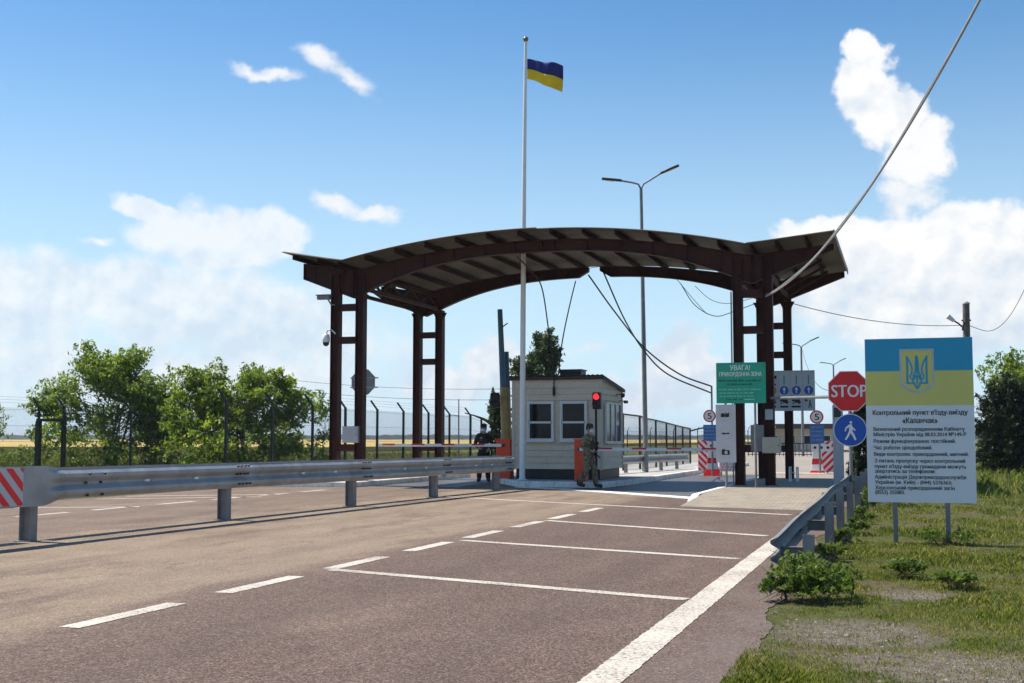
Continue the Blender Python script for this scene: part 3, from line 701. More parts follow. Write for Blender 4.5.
# ------------------------------------------------------------------ flagpole and flag
fp = thing('flagpole', 'tall white flagpole on the kerb in front of the cream booth', 'flagpole', (-10.79, 35.3, .15))
MB().tube([(-10.79, 35.3, .15), (-10.76, 35.3, 5), (-10.72, 35.3, 9.4), (-10.67, 35.3, 13.3)], [.085, .078, .062, .045], 14).build('pole', M['white_paint'], fp)
MB().lathe([(.02, -.03), (.05, 0), (.085, .05), (.085, .09), (.05, .14), (.01, .155)], (-10.67, 35.3, 13.3), 14).build('finial', mat('finial_bronze', (.25, .2, .12), .35, .7), fp)
MB().lathe([(.17, 0), (.17, .02), (.10, .03), (.09, .05)], (-10.79, 35.3, .148), 14).build('base_plate', M['white_paint'], fp)
nu, nv = 26, 14; vs = []; fs = []; mi = []
for i in range(nu + 1):
    for j in range(nv + 1):
        s, t = i / nu, j / nv
        x = -10.62 + 1.08 * s - .05 * math.sin(3 * s) * (1 - t)
        yy = 35.3 + .12 * s * math.sin(7.5 * s + 1.6 * t) + .05 * math.sin(14 * s + 2 * t) * s
        z = 12.76 - .62 * t - (.30 + .22 * t) * s ** 1.25 + .05 * math.sin(8 * s + .8) * s
        vs.append((x, yy, z))
fl = MB()
for col_, (j0, j1) in enumerate(((0, nv // 2), (nv // 2, nv))):
    fl.slot(col_); k = j1 - j0 + 1
    fl.add([vs[i * (nv + 1) + j] for i in range(nu + 1) for j in range(j0, j1 + 1)], [(i * k + j, (i + 1) * k + j, (i + 1) * k + j + 1, i * k + j + 1) for i in range(nu) for j in range(k - 1)], True)
flag = fl.build('flag', [M['flag_blue'], M['flag_yellow']], fix=False)
sm = flag.modifiers.new('cloth', 'SOLIDIFY'); sm.thickness = .006
tag(flag, 'blue over yellow flag blowing to the right at the top of the flagpole', 'flag')

# ------------------------------------------------------------------ guardrails
def wprofile(h, d, t=.005):
    o = [(0, -.5), (.12, -.45), (.95, -.33), (1, -.27), (.95, -.21), (.1, -.05), (0, 0), (.1, .05), (.95, .21), (1, .27), (.95, .33), (.12, .45), (0, .5)]
    out = [(a * d, b * h) for a, b in o]; return out + [(a - t, b) for a, b in reversed(out)]
def side_of(path):
    out = []
    for i in range(len(path)):
        d = (Vector(path[min(i + 1, len(path) - 1)]) - Vector(path[max(0, i - 1)])); d.z = 0; d.normalize(); out.append(Vector((d.y, -d.x, 0)))
    return out
gr = thing('guardrail', 'long double sided steel guardrail with a red striped end panel between the lanes', 'guardrail', (-10.7, 22, 0))
lp = [Vector((-11.22, 12.7, 0)), Vector((-11.12, 14.0, 0)), Vector((-10.92, 18.66, 0)), Vector((-10.70, 23.2, 0)), Vector((-10.50, 27.3, 0)), Vector((-10.32, 31.4, 0)), Vector((-10.305, 31.85, 0))]
def hz(p): return .755 - .055 * max(0, (p.y - 14)) / 18
for sgn, nm in ((1, 'front_beam'), (-1, 'rear_beam')):
    path = []
    for a, b in zip(lp[1:-1], lp[2:]):
        for k in range(4): path.append(a.lerp(b, k / 4))
    path = [p for p in path] + [lp[-1]]
    path[0] = lp[1].lerp(lp[2], .06)
    sd_ = side_of(path); H = .40; pr = wprofile(H, .072)
    pts = [p + s * sgn * .31 + Vector((0, 0, hz(p))) for p, s in zip(path, sd_)]
    b_ = MB().sweep(pr, pts, [s * sgn for s in sd_]).build('beam', M['galv'], gr)
    if sgn < 0: continue
    for a in lp[2:-1]:
        i0 = min(range(len(path)), key=lambda i: (path[i] - a).length); dd = (path[min(i0 + 1, len(path) - 1)] - path[i0 - 1]).normalized(); s = Vector((dd.y, -dd.x, 0))
        for du in (-.16, -.06, .06, .16):
            for zz, off in ((.165, .04), (.03, .03), (-.13, .07)):
                c = a + dd * (du + .0) + s * sgn * (.31 + off) + Vector((0, 0, hz(a) + zz)); MB().tube([c - s * sgn * .03, c + s * sgn * .03], .017, 6).build('bolt', M['bolt'], b_)
    for du in (.35, .5):
        c0 = lp[1].lerp(lp[2], du * .45); dd = (lp[2] - lp[1]).normalized(); s = Vector((dd.y, -dd.x, 0))
        for zz, off in ((.12, .06), (0, .0), (-.17, .03)):
            c = c0 + s * sgn * (.31 + off) + Vector((0, 0, hz(c0) + zz)); MB().tube([c - s * sgn * .03, c + s * sgn * .03], .018, 6).build('bolt', M['bolt'], b_)
    for a, b in zip(lp[1:-2], lp[2:-1]):
        for q in (.45, .72):
            c = a.lerp(b, q); dd = (b - a).normalized(); s = Vector((dd.y, -dd.x, 0)); c = c + s * sgn * .322 + Vector((0, 0, hz(c) - .005))
            MB().cbox(c, (.03, .10, .035)).build('reflector', M['sign_white'], b_)
for p in lp[1:-1]:
    d = (lp[3] - lp[2]).normalized(); Mx = Matrix.Translation(p) @ Matrix.Rotation(-math.atan2(d.x, d.y), 4, 'Z')
    mb = MB()
    mb.box((-.09, -.07, 0), (-.078, .07, .92), Mx); mb.box((.078, -.07, 0), (.09, .07, .92), Mx); mb.box((-.078, -.008, 0), (.078, .008, .92), Mx)
    mb.box((-.13, -.11, 0), (.13, .11, .012), Mx)
    po = mb.build('post', M['galv_dull'], gr)
    MB().box((-.305, -.05, hz(p) - .07), (-.092, .05, hz(p) + .07), Mx).box((.092, -.05, hz(p) - .07), (.305, .05, hz(p) + .07), Mx).build('spacer', M['galv_dull'], po)
# bull nose: the front beam opens into a flat plate that curls round to the rear beam
def blend_prof(k):
    a = wprofile(.40, .085); n = len(a) // 2; out = []
    for i, (x, z) in enumerate(a):
        j = i if i < n else 2 * n - 1 - i; zz = -.26 + .52 * j / (n - 1)
        out.append(((1 - k) * x + k * (.03 if i < n else .025), (1 - k) * z + k * zz))
    return out
path = []; prof = []
for k in range(8):
    q = k / 7; p = lp[1].lerp(lp[2], .06 - .09 * q) + Vector((.31, 0, .755 - .015 * q)); path.append(p); prof.append(blend_prof(q * q * (3 - 2 * q)))
p1 = path[-1]
for k in range(1, 4): path.append(p1 + Vector((-.022, -.42, 0)) * k); prof.append(blend_prof(1))
c = path[-1] + Vector((-.31, -.02, 0))
for k in range(1, 13): a = PI * k / 12; path.append(c + Vector((.31 * math.cos(a), -.32 * math.sin(a), 0))); prof.append(blend_prof(1))
for k in range(1, 4): path.append(path[-1] + Vector((.022, .42, 0))); prof.append(blend_prof(1))
sd_ = [-s for s in side_of(path)]; vs = []; n = len(prof[0])
for p, s, pr in zip(path, sd_, prof):
    for a, b in pr: vs.append(p + s * a + Vector((0, 0, b)))
mb = MB().add(vs, [(i * n + j, i * n + (j + 1) % n, (i + 1) * n + (j + 1) % n, (i + 1) * n + j) for i in range(len(path) - 1) for j in range(n)])
nose = mb.build('end_nose', M['galv'], gr)
def stripe_panel(y0, y1, X, z0, z1, mk):
    """white plate with red bands falling to the right, clipped to the plate; mk(y, z, d)"""
    mbw, mbr = MB(), MB(); n = 8; rc = .07
    pts = [(y0, z0), (y1, z0), (y1, z1 - rc)] + [(y1 - rc + rc * math.cos(a), z1 - rc + rc * math.sin(a)) for a in np.linspace(.2, PI / 2, 5)] + [(y0, z1)]
    k = len(pts)
    mbw.add([mk(y, z, .004) for y, z in pts] + [mk(y, z, 0.) for y, z in pts], [tuple(range(k)), tuple(range(2 * k - 1, k - 1, -1))] + [(i, (i + 1) % k, k + (i + 1) % k, k + i) for i in range(k)])
    def clip(poly_, axis, val, keep_less):
        out = []
        for i in range(len(poly_)):
            a, b = poly_[i], poly_[(i + 1) % len(poly_)]
            ia = (a[axis] <= val) == keep_less; ib = (b[axis] <= val) == keep_less
            if ia: out.append(a)
            if ia != ib:
                t = (val - a[axis]) / (b[axis] - a[axis]); out.append((a[0] + t * (b[0] - a[0]), a[1] + t * (b[1] - a[1])))
        return out
    step = .25; c0 = -2.
    while c0 < 3:
        band = [(y0 - 1, z0 + c0 + 1 * 1.0), (y0 - 1, z0 + c0 + 1 + .125), (y1 + 1, z0 + c0 + .125 - (y1 - y0) - 1), (y1 + 1, z0 + c0 - (y1 - y0) - 1)]
        for ax, val, kl in ((0, y0 + .004, False), (0, y1 - .006, True), (1, z0 + .004, False), (1, z1 - .006, True)):
            band = clip(band, ax, val, kl)
            if not band: break
        if len(band) >= 3: mbr.add([mk(y, z, .006) for y, z in band], [tuple(range(len(band)))])
        c0 += step
    return mbw, mbr
nx = path[8] + Vector((.032, 0, 0))
mbw, mbr = stripe_panel(12.35, 13.44, 0, .50, .985, lambda y, z, d: (nx.x + .035 + (y - nx.y) * .052 + d, y, z))
pl = mbw.build('reflector_panel', M['sign_grey'], gr); mbr.build('red_bands', M['red'], pl)

rg = thing('guardrail', 'single sided steel guardrail on bracketed posts along the grass verge', 'guardrail', (-.9, 18, 0))
path = []; yy = 11.45
while yy < 30.5: path.append(Vector((-1.11 - .012 * math.sin(yy), yy, .352 + .13 * min(1, max(0, (yy - 11.2) / 10))))); yy += .6
sd_ = side_of(path)
b_ = MB().sweep(wprofile(.275, .085), path, [-s for s in sd_]).build('beam', M['galv_old'], rg)
mb = MB()
for yb in (14.8, 19.3, 24.):
    for du in (-.12, .12):
        for zz in (-.09, .0, .09):
            c = Vector((-1.17, yb + du, .345 + .13 * min(1, (yb - 11.2) / 10) + zz)); MB().tube([c, c + Vector((-.045, 0, 0))], .014, 6).build('bolt', M['bolt'], b_)
for i, (yp, hp) in enumerate(((11.62, .49), (14.8, .63), (17.3, .66), (20.3, .68), (23.3, .69), (26.3, .69), (29.3, .69))):
    x = -.86
    mb = MB(); mb.box((x - .05, yp - .04, -.2), (x - .043, yp + .04, hp)); mb.box((x - .043, yp + .033, -.2), (x + .05, yp + .04, hp)); mb.box((x - .043, yp - .04, -.2), (x + .05, yp - .033, hp))
    po = mb.build('post', M['galv_dull'], rg)
    zb = .345 + .13 * min(1, max(0, (yp - 11.2) / 10))
    MB().box((-1.105, yp - .035, zb + .025), (x - .052, yp + .035, zb + .032)).box((-1.105, yp - .035, zb - .085), (x - .052, yp + .035, zb - .078)).box((-1.105, yp + .028, zb - .077), (x - .052, yp + .034, zb + .024)).build('bracket', M['galv_old'], po)
rb = thing('guardrail', 'short steel guardrail on the island behind the cream booth', 'guardrail', (-9, 47.5, .15))
path = [Vector((-9.7 + .13 * k, 42 + k, .62)) for k in range(10)]; sd_ = side_of(path)
MB().sweep(wprofile(.31, .085), path, sd_).build('beam', M['galv'], rb)
for k in (0, 2, 4, 6, 8):
    p = path[k]; MB().box((p.x - .2, p.y - .05, .12), (p.x - .08, p.y + .05, .72)).box((p.x - .08, p.y - .04, .55), (p.x - .006, p.y + .04, .68)).build('post', M['galv_dull'], rb)

# ------------------------------------------------------------------ barriers, traffic lights, painted posts
def barrier(label, x, y, z0, w, side, L, zb):
    t = thing('boom_barrier', label, 'barrier', (x, y, z0))
    cab = MB().box((x - w / 2, y - .19, z0), (x + w / 2, y + .19, z0 + 1.17)).build('cabinet', M['red_cab'], t, bevel=.015)
    MB().box((x - w / 2 - .02, y - .21, z0 + 1.172), (x + w / 2 + .02, y + .21, z0 + 1.2)).build('lid', M['red_cab'], cab)
    yb = y - .27; x0 = x + side * .02; x1 = x + side * L
    bm_ = MB().box((min(x0, x1), yb - .025, zb - .045), (max(x0, x1), yb + .025, zb + .045)).build('boom', M['sign_white'], t)
    k = 0; d = .55
    while d < L - .3:
        xa, xb = x + side * d, x + side * min(L - .02, d + .42)
        MB().box((min(xa, xb), yb - .028, zb - .0), (max(xa, xb), yb + .028, zb + .048)).build('red_band', M['red'], bm_); d += .98
    MB().tube([(x, y - .19, zb), (x, yb, zb)], .05, 10).build('pivot', M['dark_metal'], t)
    return t
barrier('orange red boom barrier left of the booth with its boom lowered to the left', -11.66, 36.35, .15, .46, -1, 4.05, 1.16)
barrier('orange red boom barrier at the booth corner with its boom lowered to the right', -8.86, 34.75, .15, .32, 1, 3.95, 1.06)
def tlight(label, x, y, z0, zt, pole, lit):
    t = thing('traffic_light', label, 'traffic light', (x, y, z0))
    if pole: MB().tube([(x - .06, y + .12, z0), (x - .06, y + .12, zt)], .035, 10).build('pole', M['black'], t)
    h = MB().box((x - .12, y - .09, zt - .48), (x + .12, y + .09, zt)).build('housing', M['black'], t, bevel=.02)
    for k, nm in enumerate(('red_lens', 'green_lens')):
        zc = zt - .12 - .23 * k; m = MB(); round_plate(m, x, y - .105, y - .091, zc, .085, 20)
        m.build(nm, M['lamp_red'] if (k == 0 and lit) else M['black'], t)
        v = MB(); n = 14
        for r0, r1 in ((.095, .10),):
            vs = []
            for i in range(n + 1):
                a = PI * (.0 + i / n)
                for r in (r0, r1): vs += [(x + r * math.cos(a), y - .092, zc + r * math.sin(a)), (x + r * math.cos(a), y - .22, zc + r * math.sin(a))]
            v.add(vs, [(4 * i + a, 4 * i + b, 4 * i + 4 + b, 4 * i + 4 + a) for i in range(n) for a, b in ((0, 1), (1, 3), (3, 2), (2, 0))])
        v.build('visor', M['black'], t)
    return t
m, n_, l_, b_ = nt('lit_red_lamp'); b_.inputs['Base Color'].default_value = (.5, .01, .01, 1); b_.inputs['Emission Color'].default_value = (1, .02, .03, 1); b_.inputs['Emission Strength'].default_value = 1.6; M['lamp_red'] = m
tlight('traffic light showing red on a thin pole at the booth corner', -8.43, 34.92, .15, 2.68, True, True)
tlight('unlit black traffic light fixed to the blue and yellow posts', -12.42, 37.72, 2.2, 2.82, False, False)
pp = thing('painted_post', 'tall leaning concrete post painted blue above and yellow below', 'post', (-12.22, 38.0, 0))
MB().tube([(-12.25, 38, 3.0), (-12.36, 38, 5.5)], [.098, .08], 10).build('blue_top', M['paint_blue'], pp); MB().tube([(-12.16, 38, 0), (-12.25, 38, 2.998)], [.12, .1], 10).build('yellow_base', M['paint_yellow'], pp)
MB().tube([(-12.32, 38, 4.9), (-12.1, 38, 5.05)], .02, 6).build('hook', M['dark_metal'], pp)
pp = thing('painted_post', 'shorter blue and yellow concrete post bracing the tall leaning post', 'post', (-12.12, 38.25, 0))
MB().tube([(-12.19, 38.25, 3.0), (-12.23, 38.25, 4.15)], [.095, .085], 10).build('blue_top', M['paint_blue'], pp); MB().tube([(-12.12, 38.25, .0), (-12.19, 38.25, 2.998)], [.11, .097], 10).build('yellow_base', M['paint_yellow'], pp)

# ------------------------------------------------------------------ street lamps and poles
def twin_lamp(label, x, y, h, lean, s=1., group=None, z0=0., twist=.0):
    t = thing('street_lamp', label, 'street lamp', (x, y, z0), 0, group)
    MB().tube([(x, y, z0), (x + lean * .5, y, h * .5), (x + lean, y, h)], [.095 * s, .08 * s, .055 * s], 10).build('pole', M['galv_dull'], t)
    for sg, dz in ((-1, .0), (1, .3)):
        p = [(x + lean, y, h - .02), (x + lean + sg * .1, y, h + .18), (x + lean + sg * .35, y + .05, h + .27 + dz * .2), (x + lean + sg * .72, y + .1 * sg * twist, h + .33 + dz * .75)]
        a = MB().tube([tuple(q) for q in p], .035 * s, 8).build('arm', M['galv_dull'], t)
        e = Vector(p[-1]); d = Vector((sg * 1.0, .2 * sg * twist, .12 + dz)).normalized(); e2 = e + d * .58
        hd = MB(); k = 8; prof = [(0, .05), (.1, .09), (.28, .125), (.6, .13), (.74, .07)]; vs = []; s_ = d.cross(Vector((0, 0, 1))).normalized(); u_ = s_.cross(d)
        for q, w in prof:
            for j in range(10): an = 2 * PI * j / 10; vs.append(e + d * q + s_ * w * math.cos(an) + u_ * (.05 * math.sin(an) + .01))
        hd.add(vs, [(i * 10 + j, i * 10 + (j + 1) % 10, i * 10 + 10 + (j + 1) % 10, i * 10 + 10 + j) for i in range(4) for j in range(10)], True); hd.add(vs[:10], [tuple(range(10))]); hd.add(vs[-10:], [tuple(range(10))])
        ho = hd.build('lamp_head', M['dark_metal'], t)
        g = MB(); g.add([e + d * q + s_ * w - u_ * .0405 for q, w in ((.28, -.08), (.6, -.08), (.6, .08), (.28, .08))], [(0, 1, 2, 3)]); g.build('lens', M['lens_grey'], ho)
    return t
t = twin_lamp('tall twin armed street lamp rising behind the middle of the canopy', -9.12, 45.35, 10.65, -.10, 1., z0=.15, twist=1)
MB().tube([(-9.2, 45.3, 9.0), (-9.02, 45.3, 8.6)], .05, 8).tube([(-9.3, 45.3, 7.9), (-9.3, 45.3, 7.6)], .06, 8).build('cable_bracket', M['dark_metal'], t)
twin_lamp('twin armed street lamp far off, seen beside the right canopy columns', -7.85, 102, 8.6, 0, 1.3, 'street lamps far down the road')
twin_lamp('farthest twin armed street lamp, seen just left of the red octagon sign', -7.6, 144, 9.5, 0, 1.5, 'street lamps far down the road')
up = thing('utility_pole', 'weathered concrete utility pole with a small lamp behind the information board', 'utility pole', (2.12, 47.8, 0))
MB().tube([(2.10, 47.8, -.1), (2.14, 47.8, 3), (2.17, 47.8, 6.2)], [.15, .135, .12], 8).build('shaft', M['concrete_pole'], up)
MB().lathe([(.13, 0), (.14, .05), (.03, .12)], (2.17, 47.8, 6.2), 10).build('cap', M['conc'], up)
MB().bar((2.0, 47.8, 5.62), (2.33, 47.8, 5.62), .05, .05).tube([(2.1, 47.65, 5.55), (2.02, 47.65, 5.25)], .04, 6).build('bracket', M['dark_metal'], up)
a_ = MB().tube([(2.1, 47.75, 5.3), (1.9, 47.7, 5.5), (1.72, 47.65, 5.62)], .03, 8).build('lamp_arm', M['dark_metal'], up)
MB().tube([(1.74, 47.65, 5.6), (1.52, 47.6, 5.78)], [.06, .10], 10).build('lamp_head', M['sign_white'], up)
ms = thing('utility_pole', 'thin far mast with a lamp between two fence posts left of the booth', 'utility pole', (-38, 105, 0))
MB().tube([(-38, 105, 0), (-38, 105, 4.9)], [.08, .05], 8).build('shaft', M['galv_dull'], ms); MB().tube([(-38, 105, 3.4), (-38.6, 105, 3.5), (-39.2, 105, 3.35)], .05, 6).build('lamp_arm', M['galv_dull'], ms)
wt = thing('wind_turbine', 'pale wind turbine far beyond the wheat field at the left edge', 'wind turbine', (-395, 478, 0))
MB().tube([(-395, 478, 0), (-395, 478, 14.5)], [.45, .28], 10).build('tower', M['turbine'], wt)
MB().tube([(-395, 478.8, 14.6), (-395, 476.6, 14.6)], [.35, .35], 10).build('nacelle', M['turbine'], wt)
for a in (115, 235, 355):
    d = Vector((math.cos(R(a)), 0, math.sin(R(a)))); MB().bar(Vector((-395, 476.4, 14.6)), Vector((-395, 476.4, 14.6)) + d * 8.5, .12, .35, (0, 1, 0)).build('blade', M['turbine'], wt)

# ------------------------------------------------------------------ signs
def post(mb, x, y, z0, z1, r): return mb.tube([(x, y, z0), (x, y, z1)], r, 10)
# large information board
_k = [0]
ib = thing('information_board', 'big white information board with a blue and yellow top on two posts in the grass', 'information board', (.17, 17.2, 0))
IX0, IX1, IZ0, IZ1 = -.50, .845, .525, 2.67; IY = 17.2
def ix(u): return IX0 + (IX1 - IX0) * u
def iz(v): return IZ1 - (IZ1 - IZ0) * v
pan = MB().box((IX0, IY, IZ0), (IX1, IY + .025, IZ1)).build('panel', M['board_white'], ib)
rect(MB(), IY - .0025, ix(.002), ix(.998), iz(.2), iz(.001)).build('blue_band', M['board_blue'], pan)
rect(MB(), IY - .0025, ix(.002), ix(.998), iz(.41), iz(.2005)).build('yellow_band', M['board_yellow'], pan)
for x in (-.16, .49):
    MB().box((x - .03, IY + .027, -.3), (x + .03, IY + .087, 2.5)).build('post', M['galv_dull'], ib)
MB().box((IX0 + .05, IY + .088, .8), (IX1 - .05, IY + .12, .84)).box((IX0 + .05, IY + .088, 2.3), (IX1 - .05, IY + .12, 2.34)).build('back_rail', M['galv_dull'], ib)
def shield(k, y, mtl):
    cx = ix(.485); hw = .215 * k; zt = iz(.066) - (1 - k) * .21; zb = iz(.285) + (1 - k) * .21; zp = iz(.34) + (1 - k) * .25
    poly(MB(), y, [(cx - hw, zt), (cx + hw, zt), (cx + hw, zb), (cx + hw * .6, zb - (zb - zp) * .62), (cx, zp), (cx - hw * .6, zb - (zb - zp) * .62), (cx - hw, zb)][::-1]).build('emblem_shield', mtl, pan)
shield(1.0, IY - .004, M['shield_rim']); shield(.88, IY - .0055, M['board_yellow'])
tr = MB(); cx = ix(.485); ey = IY - .007; zt, zb = iz(.105), iz(.31); Ht = zt - zb
def T(x, z): return (cx + x * Ht * .62, zt - z * Ht)
def ribbon(pts, w):
    vs = []; n = len(pts); _k[0] += 1; ey = IY - .007 - .0003 * _k[0]
    for i, p in enumerate(pts):
        a = Vector(pts[max(0, i - 1)]); b = Vector(pts[min(n - 1, i + 1)]); d = (b - a).normalized(); nn = Vector((-d.y, d.x)); ww = w[i] if isinstance(w, list) else w
        vs += [(p[0] + nn.x * ww / 2, ey, p[1] + nn.y * ww / 2), (p[0] - nn.x * ww / 2, ey, p[1] - nn.y * ww / 2)]
    tr.add(vs, [(2 * i, 2 * i + 1, 2 * i + 3, 2 * i + 2) for i in range(n - 1)])
lw = .022
for sg in (-1, 1):
    ribbon([T(sg * .46, .02), T(sg * .44, .12), T(sg * .44, .86)], lw * 1.25)
    ribbon([T(sg * .44, .83), T(sg * .08, .83)], lw)
    ribbon([T(sg * .46, .05), T(sg * .32, .18), T(sg * .22, .38), T(sg * .24, .55), T(sg * .32, .62), T(sg * .28, .70), T(sg * .15, .72), T(sg * .06, .6)], lw)
    ribbon([T(sg * .02, .02), T(sg * .05, .25), T(sg * .06, .45), T(sg * .16, .62), T(sg * .20, .78), T(sg * .10, .9), T(0, 1.0)], lw)
poly(tr, ey - .004, [T(0, -.03), T(-.05, .14), T(-.03, .5), T(-.045, .7), T(0, 1.02), T(.045, .7), T(.03, .5), T(.05, .14)])
tr.build('trident_emblem', M['board_blue'], pan)
ink = M['sign_black']; ty = IY - .004
text("Контрольний пункт в'їзду-виїзду", pan, ink, ix(.50), ty, iz(.457), .875 * 1.345, .085, bold=.035)
text("«Каланчак»", pan, ink, ix(.50), ty, iz(.502), .32 * 1.345, .075, bold=.035)
for s, x0, x1, v in (("Визначений розпорядженням Кабінету", 50, 397, 375), ("Міністрів України від 08.03.2014 №149-Р", 50, 402, 395), ("Режим функціонування: постійний.", 50, 362, 420),
                     ("Час роботи: цілодобовий.", 50, 273, 444), ("Види контролю: прикордонний, митний.", 50, 409, 468), ("З питань пропуску через контрольний", 52, 395, 493),
                     ("пункт в'їзду-виїзду громадяни можуть", 52, 398, 514), ("звертатись за телефоном:", 52, 282, 532), ("Адміністрація Держприкордонслужби", 52, 397, 553),
                     ("України (м. Київ) - (044) 5276363;", 52, 343, 573), ("Херсонський прикордонний загін", 52, 353, 593), ("(0552) 355083.", 52, 165, 611)):
    text(s, pan, ink, ix((x0 - 23) / 412), ty, iz((v - 34) / 612), (x1 - x0) / 412 * 1.345, .066, 'LEFT', .028)
# STOP and footpath sign on one post
sp = thing('stop_sign', 'red octagonal STOP sign on a grey post above the round blue walking sign', 'stop sign', (-1.1, 26.5, 0))
post(MB(), -1.09, 26.56, -.2, 2.7, .038).build('post', M['galv_dull'], sp)
MB().tube([(-1.12, 26.58, 2.22), (-3.36, 33.4, 2.42)], .035, 8).build('stay_bar', M['galv_dull'], sp)
def octa(y0, y1, r, cz, cx=-1.1):
    return MB().prism([(cx + r * math.cos(R(22.5 + 45 * i)), cz + r * math.sin(R(22.5 + 45 * i))) for i in range(8)], y0, y1)
pl = octa(26.49, 26.51, .445, 2.33).build('plate', M['sign_white'], sp); octa(26.484, 26.4895, .428, 2.33).build('red_face', M['sign_red'], pl)
text('STOP', pl, M['sign_white'], -1.1, 26.48, 2.33, .70, .25, bold=.03)
fs_ = thing('footpath_sign', 'round blue sign with a white walking figure', 'road sign', (-1.09, 26.5, 1.53))
pl = round_plate(MB(), -1.09, 26.485, 26.5, 1.53, .335).build('plate', M['sign_white'], fs_); round_plate(MB(), -1.09, 26.479, 26.484, 1.53, .318).build('blue_face', M['sign_blue'], pl)
MB().box((-1.13, 26.5, 1.48), (-1.05, 26.53, 1.58)).build('clamp', M['galv_dull'], fs_)
pm = MB(); py = 26.475; k = .335 / 16.5
def q(u, v): return (-1.09 + (u - 850) * k, 1.53 - (v - 430) * k)
disc(pm, *(lambda a: (a[0], py, a[1]))(q(850.8, 422.2)), 1.35 * k, 14)
for pts in ([(848.8, 424.2), (851.8, 424.2), (852.5, 430.5), (849.0, 430.8)],
            [(849.0, 430.6), (851.6, 430.2), (854.2, 434.6), (855.8, 439.4), (854.2, 440.2), (852.2, 435.8)],
            [(849.0, 430.6), (851.4, 430.9), (848.6, 436.2), (846.0, 440.0), (844.6, 439.2), (846.8, 435.4)],
            [(848.9, 424.4), (849.6, 426.6), (846.9, 428.2), (845.6, 431.4), (844.5, 431.0), (845.6, 427.2)],
            [(851.6, 424.4), (852.6, 427.2), (855.4, 429.6), (854.8, 430.8), (851.2, 428.0)]):
    poly(pm, py, [q(*p) for p in pts][::-1])
pm.build('walking_figure', M['sign_white'], pl)
# green notice board on two posts
gs = thing('notice_board', 'green notice board with two pale headlines on two thin posts before the right columns', 'notice board', (-4., 31.9, .14))
pan = MB().box((-4.58, 31.88, 2.25), (-3.34, 31.9, 3.28)).build('panel', M['green_sign'], gs)
for x in (-4.36, -3.62): post(MB(), x, 31.94, .1, 3.2, .03).build('post', M['galv_dull'], gs)
yy = 31.877
text("УВАГА!", pan, M['sign_white'], -3.98, yy, 3.15, .5, .13, bold=.02)
text("ПРИКОРДОННА ЗОНА", pan, M['sign_white'], -3.97, yy, 2.98, 1.06, .13, bold=.02)
rr = random.Random(11)
def script_line(parent, mtl, x0, x1, z, h, y):
    """a line of lettering too small in the photo to read: short word-like dashes"""
    mb = MB(); x = x0
    while x < x1 - .03:
        w = min(rr.uniform(.05, .16), x1 - x); xx = x
        while xx < x + w - .012: rect(mb, y, xx, xx + .014, z - h / 2, z + h / 2 * rr.choice((.6, 1, 1))); xx += .021
        x += w + .025
    return mb.build('small_lettering', mtl, parent)
script_line(pan, M['green_ink'], -4.52, -3.44, 2.825, .05, yy); script_line(pan, M['green_ink'], -4.3, -3.68, 2.73, .05, yy)
script_line(pan, M['pale_ink'], -4.52, -3.42, 2.60, .035, yy); script_line(pan, M['pale_ink'], -4.5, -3.64, 2.51, .03, yy); script_line(pan, M['pale_ink'], -4.5, -3.64, 2.43, .03, yy)
script_line(pan, M['green_ink'], -4.33, -3.92, 2.345, .03, yy); rect(MB(), yy, -3.88, -3.62, 2.33, 2.36).build('small_lettering', M['pale_ink'], pan)
ps = thing('pictogram_sign', 'tall white panel with three ringed black pictograms under the green notice board', 'sign', (-4.36, 31.9, .14))
pan = MB().box((-4.6, 31.85, .76), (-4.1, 31.87, 2.22)).build('panel', M['sign_grey'], ps)
MB().box((-4.39, 31.872, .9), (-4.33, 31.908, .96)).box((-4.39, 31.872, 2.0), (-4.33, 31.908, 2.06)).build('clamp', M['galv_dull'], ps)
yy = 31.847
mk_ring = mat('pale_yellow_ring', (.52, .48, .33), .5)
for i, zc in enumerate((1.96, 1.49, 1.02)):
    disc(MB(), -4.36, yy, zc, .16, 28, .14).build('ring', mk_ring, pan); g = MB()
    if i == 0:
        poly(g, yy, [(-4.47, zc - .06), (-4.37, zc - .06), (-4.37, zc + .03), (-4.42, zc + .05), (-4.47, zc + .02)]); poly(g, yy, [(-4.36, zc - .07), (-4.26, zc - .05), (-4.26, zc + .07), (-4.3, zc + .03), (-4.36, zc + .06)])
        rect(g, yy, -4.41, -4.30, zc - .03, zc + .0)
    elif i == 1:
        rect(g, yy, -4.46, -4.28, zc - .014, zc + .014); poly(g, yy, [(-4.30, zc - .03), (-4.25, zc), (-4.30, zc + .03)]); rect(g, yy, -4.42, -4.38, zc - .03, zc + .02)
    else:
        rect(g, yy, -4.46, -4.26, zc - .07, zc + .05); rect(g, yy, -4.45, -4.37, zc + .051, zc + .075); 
    g.build('pictogram', M['sign_black'], pan)
    if i == 2: disc(MB(), -4.35, yy - .001, zc - .01, .042, 18).build('pictogram', M['sign_grey'], pan)
